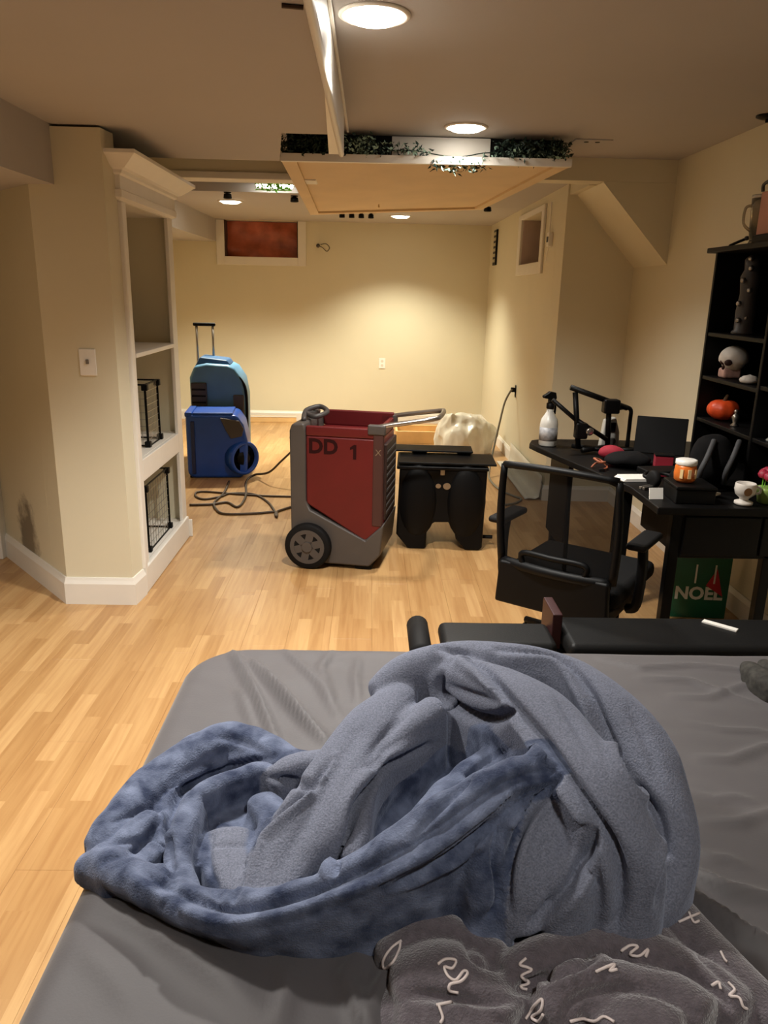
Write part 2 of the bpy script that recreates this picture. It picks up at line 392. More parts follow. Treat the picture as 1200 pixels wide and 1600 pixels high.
downlight(-0.95, 1.55, ZL, 'added recessed fill light in the low left ceiling, out of view', 80, NEAR_LIGHT, M_LAMP)  # added unseen lamp, brightens the column from the left
downlight(-2.05, 1.9, 1.905, 'added fill light under the left bulkhead, out of view', 48, NEAR_LIGHT, M_LAMP)  # added unseen lamp, lifts the slanted column face

# ------------------------------------------------------------------ built-in shelf beside the column
bs = thing('built_in_shelf', 'white built-in open shelf with crown moulding on the side of the column', 'shelf', (-1.12, 4.13, 0))
y0, y1 = -0.472, 0.47          # near and far ends, local y; front at local x = 0
MB().box(-0.44, -0.415, y0, y1, 0.0, 1.9).build('back_panel', M_WALL, bs)
MB().box(-0.415, -0.02, y0, y0+0.02, 0.0, 1.9).build('side_panel', M_WALL, bs)
MB().box(-0.415, -0.02, y1-0.02, y1, 0.0, 1.9).build('side_panel', M_WALL, bs)
for (za, zb) in ((0.10, 0.125), (0.645, 0.67), (1.165, 1.19), (1.88, 1.9)): MB().box(-0.415, -0.02, y0+0.02, y1-0.02, za, zb).build('shelf_board', M_WHITE, bs, bevel=0.003)
MB().box(-0.02, 0, y0, y0+0.10, 0.135, 1.9).build('stile', M_WHITE, bs, bevel=0.003)
MB().box(-0.02, 0, y1-0.10, y1, 0.135, 1.9).build('stile', M_WHITE, bs, bevel=0.003)
MB().box(-0.02, 0, y0+0.10, y1-0.10, 0.56, 0.67).build('rail', M_WHITE, bs, bevel=0.003)
MB().box(-0.02, 0, y0+0.10, y1-0.10, 1.86, 1.9).build('rail', M_WHITE, bs, bevel=0.003)
MB().box(-0.02, 0.004, y0+0.10, y1-0.10, 1.168, 1.19).build('shelf_edge', M_WHITE, bs, bevel=0.003)
MB().box(-0.02, 0.012, y0, y1, 0.0, 0.135).build('plinth', M_WHITE, bs, bevel=0.006)
MB().box(-0.30, 0.03, y1, y1+0.016, 0.0, 0.11).build('plinth_return', M_WHITE, bs, bevel=0.004)
MB().box(-0.025, 0.012, y0-0.002, y0+0.035, 0.13, 1.86).build('pilaster_edge', M_WHITE, bs, bevel=0.006)
prof = [(0.003, 1.865), (0.022, 1.875), (0.022, 1.905), (0.016, 1.91), (0.016, 1.965), (0.028, 1.972), (0.032, 1.985), (0.05, 1.992), (0.075, 2.01), (0.105, 2.034), (0.115, 2.04), (0.115, 2.055)]
mb = MB(); vs = []; fs = []
for (o, z) in prof:
    vs += [(-0.40, y0-o, z), (o, y0-o, z), (o, y1+o, z), (-0.40, y1+o, z)]
for i in range(len(prof)-1):
    for k in range(3): fs.append((i*4+k, i*4+k+1, i*4+k+5, i*4+k+4))
    fs.append((i*4+3, i*4, i*4+4, i*4+7))
fs += [(0, 1, 2, 3), tuple((len(prof)-1)*4+k for k in range(4))]
mb.add(vs, fs).build('crown_moulding', M_WHITE, bs)
def wire_rack(loc, w, h, d, label, rz=0):
    t = thing('wire_rack', label, 'rack', loc, rz, 'wire racks in the built-in shelf')
    for x in (-d/2, d/2):
        for y in (-w/2, w/2): MB().tube([(x, y, 0), (x, y, h)], 0.007, 6).build('post', M_BLACKM, t)
        for z in (0.0, h): MB().tube([(x, -w/2, z), (x, w/2, z)], 0.005, 6).build('rail', M_BLACKM, t)
    for y in (-w/2, w/2):
        for z in (0.006, h): MB().tube([(-d/2, y, z), (d/2, y, z)], 0.005, 6).build('rail', M_BLACKM, t)
    for x in (-d/2, d/2):
        for y in (-w/2, w/2):
            for z in (0.0, h): MB().box(x-0.016, x+0.016, y-0.016, y+0.016, z-0.002 if z == 0 else z-0.03, z+0.03 if z == 0 else z+0.004).build('connector', M_BLACK, t, bevel=0.004)
    mb = MB(); k = 9
    for i in range(1, k):
        f = i/k; mb.tube([(d/2, -w/2+w*f, 0.004), (d/2, -w/2+w*f, h)], 0.0016, 4).tube([(d/2, -w/2, h*f), (d/2, w/2, h*f)], 0.0016, 4)
    for i in range(1, k):
        f = i/k; mb.tube([(-d/2+d*f, -w/2, 0.004), (-d/2+d*f, -w/2, h)], 0.0018, 4).tube([(-d/2, -w/2, h*f), (d/2, -w/2, h*f)], 0.0018, 4)
    mb.build('wire_mesh', M_STEEL, t)
    return t
wire_rack((-1.30, 4.20, 0.672), 0.24, 0.33, 0.24, 'black framed wire rack on the middle level of the built-in shelf')
wire_rack((-1.30, 4.16, 0.127), 0.44, 0.36, 0.26, 'black framed wire rack in the lowest opening of the built-in shelf')

# ------------------------------------------------------------------ switch, outlets, small wall fittings
def plate(name, label, cat, loc, rz, w=0.075, h=0.118, kind='switch'):
    t = thing(name, label, cat, loc, rz)
    MB().box(-w/2, w/2, -0.007, 0, -h/2, h/2).build('cover_plate', M_PLATE, t, bevel=0.003)
    if kind == 'switch':
        MB().box(-0.006, 0.006, -0.017, -0.006, -0.006, 0.014).build('toggle', mat('grey_toggle', (120, 112, 104), 0.4), t, bevel=0.002)
    else:
        for s in (-1, 1): MB().lathe([(0.016, -0.008), (0.016, -0.006)], 14, (0, 0, s*0.024), 'y').build('socket', mat('socket_face', (214, 206, 188), 0.4), t)
    return t
plate('light_switch', 'white toggle light switch plate on the column', 'switch', (-1.265, 3.525, 1.166), 0)
plate('wall_outlet', 'pale wall outlet on the middle of the far wall', 'outlet', (0.145, YF, 0.694), 0, kind='o')
plate('wall_outlet', 'wall outlet with grey cord plugged in on the right wall', 'outlet', (XRF, 7.04, 0.65), PI/2, kind='o')
pl = thing('wall_plug_cord', 'grey cord rising in an arc to a black plug in the right wall', 'cord', (0, 0, 0))
P = [(XRF-0.03, 7.03, 0.665), (1.28, 6.98, 0.655), (1.22, 6.9, 0.56), (1.16, 6.75, 0.40), (1.10, 6.6, 0.22), (1.05, 6.45, 0.07), (1.02, 6.25, 0.012), (1.05, 5.9, 0.008), (1.13, 5.7, 0.008), (1.17, 5.62, 0.008), (1.10, 5.5, 0.008), (1.02, 5.45, 0.008)]
MB().tube(spline(P, 5), 0.009, 6).build('cable', M_CORDG, pl, smooth=True)
MB().box(XRF-0.045, XRF-0.009, 7.01, 7.05, 0.645, 0.685).build('plug', M_BLACK, pl, bevel=0.006)
cs = thing('cable_stub', 'short loose grey cable poking from the far wall by the red window', 'cable', (-0.6, YF, 1.98))
MB().lathe([(0.022, -0.004), (0.014, -0.02), (0.01, -0.02)], 12, (0, 0, 0), 'y').build('grommet', M_DGREY, cs)
MB().tube(spline([(0.0, -0.01, 0.0), (0.05, -0.05, -0.02), (0.10, -0.06, -0.06), (0.13, -0.05, -0.02), (0.09, -0.05, 0.02), (0.03, -0.04, 0.01)], 5), 0.006, 6).build('loop', M_CORDG, cs, smooth=True)
v = thing('wall_vent', 'narrow dark framed slot high on the right wall near the corner', 'vent', (XRF, 8.68, 1.8))
MB().box(-0.02, 0, -0.09, 0.09, 0, 0.36).build('frame', M_BLACKM, v, bevel=0.003)
for i in range(6): MB().box(-0.024, -0.019, -0.07, 0.07, 0.03+i*0.055, 0.06+i*0.055).build('louver', mat('vent_fin', (196, 186, 150), 0.5), v)
tb = thing('junction_box', 'small white wall box with wire beside the small window', 'box', (XRF, 6.03, 1.9))
MB().box(-0.03, 0, -0.04, 0.04, -0.05, 0.05).build('housing', M_PLATE, tb, bevel=0.004)
MB().box(-0.036, -0.03, -0.02, 0.02, -0.02, 0.02).build('knob', M_DGREY, tb, bevel=0.003)
MB().tube([(-0.012, 0.03, 0.05), (-0.012, 0.035, 0.2), (-0.012, 0.03, 0.265)], 0.005, 6).build('wire', M_PLATE, tb)
MB().tube(spline([(-0.012, 0.03, -0.05), (-0.02, 0.05, -0.12), (-0.012, 0.09, -0.16)], 4), 0.004, 6).build('lower_wire', M_PLATE, tb)

# ------------------------------------------------------------------ ceiling fittings
nb = tag(MB().tube([at(440, 9, 2.135), at(474, 12, 2.135)], 0.005, 6).build('ceiling_nail', mat('rusty_iron', (60, 40, 24), 0.6)), 'thin dark nail sticking out of the ceiling beside the white board', 'nail')
cp = thing('ceiling_plate', 'pale ceiling plate with two dark screw holes to the right of the garland', 'plate', at(925, 220, ZC))
MB().box(-0.10, 0.10, -0.05, 0.05, -0.006, 0).build('plate', M_CEIL, cp, bevel=0.002)
for s in (-1, 1): MB().lathe([(0.013, -0.0085), (0.013, -0.005)], 10, (s*0.03, 0, 0)).build('hole', M_BLACK, cp)
fx = thing('ceiling_fixture', 'small black round ceiling fixture at the right edge', 'fixture', at(1200, 180, ZC))
MB().lathe([(0.05, 0), (0.05, -0.008), (0.03, -0.016), (0.01, -0.018)], 18).build('rose', M_BLACKM, fx, smooth=True)
MB().lathe([(0.008, -0.018), (0.008, -0.03)], 10).build('boss', M_BLACKM, fx)
for k, (px, py, lab) in enumerate([(352, 302, 'single black ceiling spot head beside the far left recessed light'), (460, 310, 'single black ceiling spot head just left of the hanging panel'), (762, 325, 'single black ceiling spot head just right of the hanging panel')]):
    p = at(px, py, 2.215 if px < 700 else 2.205); t = thing('spot_head', lab, 'spotlight', (p.x, max(p.y, 6.6) if px < 700 else p.y, ZF), group='black ceiling spot heads')
    zt = t.location.z; dz = p.z-zt
    MB().lathe([(0.03, 0), (0.03, -0.006), (0.01, -0.007), (0.008, min(-0.0075, dz+0.03))], 12).build('mount', M_BLACKM, t, smooth=True)
    MB().lathe([(0.012, dz+0.012), (0.03, dz+0.006), (0.034, dz-0.025), (0.024, dz-0.03)], 14).build('head', M_BLACK, t, smooth=True)
tr = thing('track_spotlights', 'row of four small black spot heads on a rail beyond the panel', 'spotlight', (-0.15, 7.92, ZF))
MB().box(-0.19, 0.19, -0.015, 0.015, -0.012, 0).build('rail', M_PANEL, tr, bevel=0.002)
for i in range(4): MB().lathe([(0.012, -0.012), (0.026, -0.025), (0.028, -0.055), (0.02, -0.058)], 12, (-0.14+i*0.093, 0, 0)).build('spot_head', M_BLACK, tr, smooth=True)

# hanging panel with border
hp = thing('hanging_panel', 'large tan ceiling panel hanging loose below the ceiling with framed border', 'panel', (0.28, 5.4, 2.16))
A = [Vector((-0.478, 4.38, 2.158)), Vector((1.036, 4.38, 2.166)), Vector((0.866, 6.50, 2.155)), Vector((-0.488, 6.50, 2.085))]
O = Vector((0.28, 5.4, 2.16))
def bil(u, w): return (A[0]*(1-u)+A[1]*u)*(1-w)+(A[3]*(1-u)+A[2]*u)*w-O
def slab(u0, u1, w0, w1, dz0, dz1, n=6):
    mb = MB(); vs = []; fs = []
    for dz in (dz0, dz1):
        for j in range(n+1):
            for i in range(n+1): vs.append(bil(u0+(u1-u0)*i/n, w0+(w1-w0)*j/n)+Vector((0, 0, dz)))
    q = n+1; o = q*q
    for j in range(n):
        for i in range(n):
            a = j*q+i; fs += [(a, a+q, a+q+1, a+1), (o+a, o+a+1, o+a+q+1, o+a+q)]
    for i in range(n):
        fs += [(i, i+1, o+i+1, o+i), (n*q+i+1, n*q+i, o+n*q+i, o+n*q+i+1), (i*q+q, i*q, o+i*q, o+i*q+q), (i*q+n, i*q+q+n, o+i*q+q+n, o+i*q+n)]
    return mb.add(vs, fs)
slab(0.0, 1.0, 0.0, 1.0, 0.0, 0.014).build('board', M_PANEL, hp)
slab(0.0, 0.05, 0.0, 1.0, -0.014, 0.0).build('border_strip', M_PANEL, hp)
slab(0.95, 1.0, 0.0, 1.0, -0.014, 0.0).build('border_strip', M_PANEL, hp)
slab(0.05, 0.95, 0.965, 1.0, -0.014, 0.0).build('border_strip', M_PANEL, hp)
slab(-0.002, 1.002, -0.014, -0.0005, -0.016, 0.022).build('front_lip', M_WHITE, hp)
MB().box(0.10-O.x, 0.625-O.x, 4.47-O.y, 4.482-O.y, 2.18-O.z, 2.295-O.z).build('fascia_board', M_WHITE, hp)
MB().box(-0.46-O.x, 0.1-O.x, 4.49-O.y, 4.50-O.y, 2.18-O.z, 2.299-O.z).build('gap_shade_board', M_BLACKW, hp)  # added black board, its colour is the shade of the open gap behind the garland
MB().box(0.625-O.x, 1.02-O.x, 4.49-O.y, 4.50-O.y, 2.18-O.z, 2.299-O.z).build('gap_shade_board', M_BLACKW, hp)  # same gap shade as a black board, right end
p = at(592, 322, 2.11)-O
MB().box(p.x-0.05, p.x+0.05, p.y-0.01, p.y+0.01, -0.035, -0.028).tube([(p.x, p.y, -0.03), (p.x, p.y, -0.06)], 0.006, 6).build('hook', M_PANEL, hp)

# garland
M_PINE = mat('dark_pine_green', (22, 46, 34), 0.6, var=0.5, scale=30)
M_FROST = mat('frosted_leaf', (150, 176, 156), 0.6, var=0.35, scale=40)
M_LIME = mat('bright_green_leaf', (120, 190, 60), 0.5, var=0.3, scale=30)
gar = thing('garland', 'dark green artificial garland with frosted tips lying on the panel edge', 'garland', (0.28, 4.38, 2.17))
rg = random.Random(3)
def leaf(mb, c, d, l, w):
    d = d.normalized(); s = d.cross(Vector((rg.uniform(-1, 1), rg.uniform(-1, 1), rg.uniform(-1, 1)))).normalized(); n = d.cross(s)
    c = Vector(c); mb.add([c, c+d*l*0.45+s*w+n*w*0.3, c+d*l, c+d*l*0.45-s*w+n*w*0.3, c+d*l*0.45-n*w*0.3], [(0, 1, 4), (1, 2, 4), (2, 3, 4), (3, 0, 4)])
dark = MB(); frost = MB(); stem = []
for i in range(2400):
    x = rg.uniform(-0.49, 1.03)
    dens = 1.0 if (x < -0.2 or x > 0.66) else (0.9 if x < 0.02 else 0.35)
    if rg.random() > dens: continue
    if x < 0.02 or x > 0.62: z = rg.uniform(0.01, 0.105)
    else: z = rg.uniform(-0.01, 0.05)+(0.03 if x < 0.3 else -0.015)
    sag = 0.0
    if 0.25 < x < 0.62: sag = 0.03*math.sin((x-0.25)/0.37*PI)
    c = Vector((x-0.28, rg.uniform(-0.05, 0.08), z-sag))
    d = Vector((rg.uniform(-1, 1), rg.uniform(-1, 0.4), rg.uniform(-1, 0.7)))
    if x < -0.15: fr = 0.0
    elif x < 0.62: fr = 0.35
    else: fr = 0.35 if z < 0.06 else 0.04
    (frost if rg.random() < fr else dark).add([], [])
    leaf(frost if rg.random() < fr else dark, c, d, rg.uniform(0.018, 0.034), rg.uniform(0.004, 0.009))
o = dark.build('pine_needles', M_PINE, gar); o['kind'] = 'stuff'
o = frost.build('frosted_leaves', M_FROST, gar, label='frosted pale green leaf tips'); o['kind'] = 'stuff'
MB().tube(spline([(-0.75, 0.05, 0.03), (-0.55, 0.03, 0.06), (-0.4, 0.05, 0.03), (-0.1, 0.04, 0.05), (0.15, 0.02, 0.02), (0.33, 0.05, 0.05), (0.5, 0.04, 0.03), (0.74, 0.05, 0.05)], 6), 0.003, 5).build('stem', M_PINE, gar)
# cove light with bright leaves in the trough
cv = thing('cove_light', 'lit strip light with bright green leaves behind the beam, left of the panel', 'light', (-0.76, 6.44, 2.232))
MB().box(-0.15, 0.15, -0.05, 0.05, 0.045, 0.066).build('housing', M_WHITE, cv, bevel=0.004)
MB().tube([(-0.14, 0, 0.034), (0.14, 0, 0.034)], 0.012, 10).build('tube', M_LAMP, cv, smooth=True)
mb = MB()
for i in range(70): leaf(mb, (rg.uniform(-0.13, 0.14), rg.uniform(-0.10, -0.05), rg.uniform(0.005, 0.05)), Vector((rg.uniform(-1, 1), -0.4, rg.uniform(-1, 0.6))), rg.uniform(0.025, 0.05), rg.uniform(0.006, 0.012))
o = mb.build('leaves', M_LIME, cv, label='bright green leaves'); o['kind'] = 'stuff'
MB().tube([(-0.14, -0.07, 0.0), (0.14, -0.07, 0.0)], 0.004, 5).build('leaf_stem', M_LIME, cv)

# ------------------------------------------------------------------ bed
BZ = 0.55
bed = thing('bed', 'wide bed with a wrinkled charcoal grey fitted sheet', 'bed', (0.5, 0.9, 0))
M_SHEET = mat('charcoal_microfibre', (77, 73, 75), 0.62, var=0.05, scale=3, bump=0.05, bscale=240, sheen=0.25)
bx0, bx1, by0, by1 = -0.475, 1.50, -0.25, 1.965
RC, RE = 0.17, 0.055
def sd(x, y):                       # distance inside the rounded outline
    cx, cy = (bx0+bx1)/2, (by0+by1)/2; hx, hy = (bx1-bx0)/2-RC, (by1-by0)/2-RC
    qx, qy = abs(x-cx)-hx, abs(y-cy)-hy
    return RC-(math.hypot(max(qx, 0), max(qy, 0))+min(max(qx, qy), 0))
wr = []                              # wrinkle lines: world polylines with width and height
def wl(pts, w, h): wr.append(([at(a, b, BZ) for a, b in pts], w*0.85, h*1.5))
wl([(360, 1010), (385, 1060), (410, 1110), (432, 1160)], 0.011, 0.022)
wl([(395, 1035), (430, 1075), (470, 1120), (510, 1160)], 0.013, 0.024)
wl([(440, 1010), (470, 1040), (500, 1070), (530, 1120)], 0.012, 0.009)
wl([(375, 1080), (385, 1110), (400, 1145)], 0.009, 0.008)
wl([(520, 1015), (500, 1045), (520, 1090)], 0.012, 0.008)
wl([(560, 1030), (555, 1060), (560, 1100)], 0.011, 0.007)
for a, b, c, d, w_, h_ in ((1052, 1088, 1210, 1070, .012, .006), (1075, 1130, 1230, 1150, .010, .005), (1090, 1185, 1240, 1165, .014, .007), (1085, 1240, 1180, 1252, .010, .005), (1100, 1285, 1250, 1270, .015, .007), (1085, 1330, 1160, 1352, .012, .006)):
    wl([(a, b), (a+(c-a)*.35, b+(d-b)*.2+6), (a+(c-a)*.7, b+(d-b)*.75-4), (c, d)], w_, h_)
wl([(1060, 1390), (1110, 1430), (1160, 1465), (1230, 1490)], 0.02, 0.022)
wl([(1075, 1360), (1130, 1390), (1230, 1410)], 0.018, 0.014)
wl([(640, 1480), (610, 1520), (590, 1560), (580, 1610)], 0.014, 0.014)
wl([(560, 1490), (540, 1530), (560, 1580), (590, 1640)], 0.014, 0.012)
wl([(430, 1490), (450, 1540), (440, 1600)], 0.016, 0.008)
wl([(130, 1400), (240, 1450), (330, 1510), (420, 1600)], 0.03, 0.012)
wl([(100, 1450), (180, 1520), (240, 1600)], 0.03, 0.007)
wl([(940, 1030), (1000, 1045), (1080, 1040), (1190, 1050)], 0.013, 0.008)
wl([(1000, 1060), (1080, 1065), (1180, 1100)], 0.012, 0.007)
def wrinkle(x, y):
    s = 0.0
    for pts, w, h in wr:
        best = 9; tt = 0
        for i in range(len(pts)-1):
            ax, ay = pts[i].x, pts[i].y; dx, dy = pts[i+1].x-ax, pts[i+1].y-ay
            t = max(0, min(1, ((x-ax)*dx+(y-ay)*dy)/(dx*dx+dy*dy)))
            d = math.hypot(x-ax-dx*t, y-ay-dy*t)
            if d < best: best = d; tt = (i+t)/(len(pts)-1)
        if best < 4*w: s += h*math.exp(-(best/w)**2)*math.sin(PI*min(1, max(0, 0.12+0.76*tt)))
    n = mnoise.noise(Vector((x*5, y*9, 0.3)))*0.004+mnoise.noise(Vector((x*13+y*4, y*22, 2.3)))*0.0016
    return s+n
mb = MB(); NX, NY = 190, 200; vs = []; fs = []
for j in range(NY+1):
    for i in range(NX+1):
        x = bx0+(bx1-bx0)*i/NX; y = by0+(by1-by0)*j/NY
        d = sd(x, y)
        for _ in range(6):
            if d >= -1e-4: break
            e = 1e-3; gx = (sd(x+e, y)-sd(x-e, y))/(2*e); gy = (sd(x, y+e)-sd(x, y-e))/(2*e)
            x -= gx*d; y -= gy*d; d = sd(x, y)
        d = max(0, d); z = BZ-(RE-math.sqrt(max(0, RE*RE-(RE-min(d, RE))**2)))
        z += wrinkle(x, y)*min(1, d/0.08)
        vs.append((x-0.5, y-0.9, z))
q = NX+1
for j in range(NY):
    for i in range(NX): a = j*q+i; fs.append((a, a+1, a+q+1, a+q))
bnd = [i for i in range(q)]+[j*q+NX for j in range(1, NY+1)]+[NY*q+i for i in range(NX-1, -1, -1)]+[j*q for j in range(NY-1, 0, -1)]
low = {}
for k, b in enumerate(bnd):
    x, y, z = vs[b]; low[b] = len(vs); vs.append((x*0.995, y*0.995, 0.27))
for k, b in enumerate(bnd):
    c = bnd[(k+1) % len(bnd)]; fs.append((b, low[b], low[c], c))
fs.append(tuple(low[b] for b in bnd))
mb.add(vs, fs); mb.build('fitted_sheet', M_SHEET, bed, smooth=True)
MB().box(bx0+0.04-0.5, bx1-0.04-0.5, by0+0.04-0.9, by1-0.04-0.9, 0.10, 0.272).build('bed_base', mat('dark_base_fabric', (44, 42, 44), 0.8), bed, bevel=0.02)
for x in (bx0+0.12, bx1-0.12):
    for y in (by0+0.12, by1-0.12): MB().lathe([(0.022, 0), (0.03, 0.1)], 12, (x-0.5, y-0.9, 0)).build('leg', M_BLACKW, bed)

# ------------------------------------------------------------------ blanket heaps: overlapping folds grown into one skin
def heap(name, folds, blobs, voxel, smooth_it, z0, crumple, carve=(), parent=None, skirt=1.0):
    """folds: (material value, list of (px, py, height, half width, half height)); blobs: (value, centre, rx, ry, rz); carve: crease lines"""
    mb = MB(); keys = []
    for fold in folds:
        val, pts = fold[:2]; fsk = fold[2] if len(fold) > 2 else skirt
        c3 = [tuple(at(a, b, z0+h))+(rw, rh) for a, b, h, rw, rh in pts]
        sp = spline(c3, 7); n = len(sp); vs = []; seg = 12
        for i, s in enumerate(sp):
            p = Vector(s[:3]); t = Vector(sp[min(i+1, n-1)][:3])-Vector(sp[max(i-1, 0)][:3]); t.normalize()
            side = t.cross(Vector((0, 0, 1)))
            side = side.normalized() if side.length > 1e-4 else Vector((1, 0, 0))
            up = side.cross(t).normalized()
            k = 1.0
            if i == 0 or i == n-1: k = 0.35
            elif i == 1 or i == n-2: k = 0.8
            keys.append((p, s[3], s[4], val))
            for a in range(seg+1):
                an = PI*a/seg; vs.append(p+side*math.cos(an)*s[3]*k+up*math.sin(an)*s[4]*k)
            q = p.copy(); h = max(0.004, p.z-z0); sk = s[3]*k*fsk
            vs.append(Vector((p.x, p.y, 0))-Vector((side.x, side.y, 0))*sk*1.0+Vector((0, 0, z0-0.006)))
            vs.append(Vector((p.x, p.y, 0))+Vector((side.x, side.y, 0))*sk*1.0+Vector((0, 0, z0-0.006)))
        m = seg+3; fs = []
        for i in range(n-1):
            for a in range(m): fs.append((i*m+a, i*m+(a+1) % m, (i+1)*m+(a+1) % m, (i+1)*m+a))
        fs += [tuple(range(m))[::-1], tuple((n-1)*m+a for a in range(m))]
        mb.add(vs, fs)
    for val, c, rx, ry, rz in blobs:
        mb.ell(c, rx, ry, rz, 28, 16)
        for i in range(40):
            an = i*2.4; ph = 0.1+1.4*(i/40.0); keys.append((Vector(c)+Vector((rx*math.sin(ph)*math.cos(an), ry*math.sin(ph)*math.sin(an), rz*math.cos(ph))), 0.01, 0.01, val))
    me = mb.mesh('tmp'); o = bpy.data.objects.new('tmp', me); COL.objects.link(o)
    r = o.modifiers.new('r', 'REMESH'); r.mode = 'VOXEL'; r.voxel_size = voxel; r.use_smooth_shade = True
    s = o.modifiers.new('s', 'SMOOTH'); s.factor = 0.5; s.iterations = smooth_it
    dg = bpy.context.evaluated_depsgraph_get(); out = bpy.data.meshes.new_from_object(o.evaluated_get(dg))
    bpy.data.objects.remove(o)
    kd = KDTree(len(keys))
    for i, k in enumerate(keys): kd.insert(k[0], i)
    kd.balance()
    at_ = out.attributes.new('plush', 'FLOAT', 'POINT'); vals = []
    nrm = [v.normal.copy() for v in out.vertices]
    for v in out.vertices:
        ws = tot = 0.0
        for co, i, d in kd.find_n(v.co, 8):
            w = 1/(1e-4+max(0, d-min(keys[i][1], keys[i][2])*0.9)**2); ws += w*keys[i][3]; tot += w
        vals.append(ws/tot)
    at_.data.foreach_set('value', vals)
    # creases
    disp = [0.0]*len(vals)
    if carve:
        bv = BVHTree.FromPolygons([v.co.copy() for v in out.vertices], [tuple(p.vertices) for p in out.polygons])
        pts = []
        for line, w, dep, lip in carve:
            sp = spline(line, 10); prev = None
            for i, (a, b) in enumerate(sp):
                hit = bv.ray_cast(Vector((0, 0, CAMH)), ray(a, b).normalized())
                if hit[0] is None: continue
                f = math.sin(PI*(0.03+0.94*i/(len(sp)-1)))**0.7
                # image-space normal of the line, as a world direction: lip is raised on that side
                j = min(i+1, len(sp)-1); j0 = max(i-1, 0); dx, dy = sp[j][0]-sp[j0][0], sp[j][1]-sp[j0][1]; l = math.hypot(dx, dy) or 1
                nd = CR*(-dy/l)-CU*(dx/l)
                pts.append((hit[0], w, dep*f, lip, nd))
        kc = KDTree(len(pts))
        for i, p in enumerate(pts): kc.insert(p[0], i)
        kc.balance()
        for v in out.vertices:
            co, i, d = kc.find(v.co)
            w = pts[i][1]
            if d < 5*w:
                sd_ = (v.co-co).dot(pts[i][4]); dep = pts[i][2]
                disp[v.index] -= dep*math.exp(-(d/w)**2)
                if pts[i][3] and sd_*pts[i][3] > 0: disp[v.index] += 0.55*dep*math.exp(-((d-1.9*w)/(1.3*w))**2)
    for v, nn in zip(out.vertices, nrm):
        v.co = v.co+nn*(disp[v.index]+crumple(v.co, vals[v.index]))
    bm = bmesh.new(); bm.from_mesh(out)
    bmesh.ops.smooth_vert(bm, verts=bm.verts, factor=0.5, use_axis_x=True, use_axis_y=True, use_axis_z=True)
    bm.to_mesh(out); bm.free()
    for v in out.vertices: v.co.z = max(v.co.z, z0-0.004)
    for p in out.polygons: p.use_smooth = True
    ob = bpy.data.objects.new(name, out); COL.objects.link(ob)
    if parent: ob.parent = parent
    return ob

def fleece_mat():
    m, nt, p = new_mat('two_sided_fleece'); N, L = nt.nodes, nt.links
    at_ = N.new('ShaderNodeAttribute'); at_.attribute_name = 'plush'
    tc = N.new('ShaderNodeTexCoord')
    n1 = N.new('ShaderNodeTexNoise'); n1.inputs['Scale'].default_value = 21; n1.inputs['Detail'].default_value = 4; n1.inputs['Distortion'].default_value = 0.15; L.new(tc.outputs['Object'], n1.inputs['Vector'])
    n2 = N.new('ShaderNodeTexNoise'); n2.inputs['Scale'].default_value = 330; n2.inputs['Detail'].default_value = 2; L.new(tc.outputs['Object'], n2.inputs['Vector'])
    r1 = N.new('ShaderNodeValToRGB'); e = r1.color_ramp.elements
    e[0].position = 0.34; e[0].color = srgb(48, 56, 79); e[1].position = 0.68; e[1].color = srgb(114, 123, 147)
    L.new(n1.outputs['Fac'], r1.inputs['Fac'])
    r2 = N.new('ShaderNodeValToRGB'); e = r2.color_ramp.elements
    e[0].position = 0.3; e[0].color = srgb(96, 100, 114); e[1].position = 0.7; e[1].color = srgb(122, 126, 142)
    L.new(n2.outputs['Fac'], r2.inputs['Fac'])
    st = N.new('ShaderNodeMapRange'); st.inputs['From Min'].default_value = 0.4; st.inputs['From Max'].default_value = 0.6; L.new(at_.outputs['Fac'], st.inputs['Value'])
    mx = N.new('ShaderNodeMix'); mx.data_type = 'RGBA'; L.new(st.outputs[0], mx.inputs['Factor']); L.new(r2.outputs['Color'], mx.inputs['A']); L.new(r1.outputs['Color'], mx.inputs['B'])
    L.new(mx.outputs['Result'], p.inputs['Base Color'])
    p.inputs['Roughness'].default_value = 0.85; p.inputs['Sheen Weight'].default_value = 0.35; p.inputs['Sheen Roughness'].default_value = 0.4; p.inputs['Sheen Tint'].default_value = srgb(190, 200, 225)
    p.inputs['Specular IOR Level'].default_value = 0.15
    b = N.new('ShaderNodeBump'); b.inputs['Strength'].default_value = 0.5; b.inputs['Distance'].default_value = 0.004; L.new(n2.outputs['Fac'], b.inputs['Height'])
    b2 = N.new('ShaderNodeBump'); b2.inputs['Strength'].default_value = 0.35; b2.inputs['Distance'].default_value = 0.01; L.new(n1.outputs['Fac'], b2.inputs['Height']); L.new(b.outputs['Normal'], b2.inputs['Normal'])
    L.new(b2.outputs['Normal'], p.inputs['Normal'])
    return m
def crum(p, v):
    return mnoise.noise(p*9)*0.005+mnoise.noise(p*24+Vector((3, 1, 7)))*(0.0008+0.0035*v)
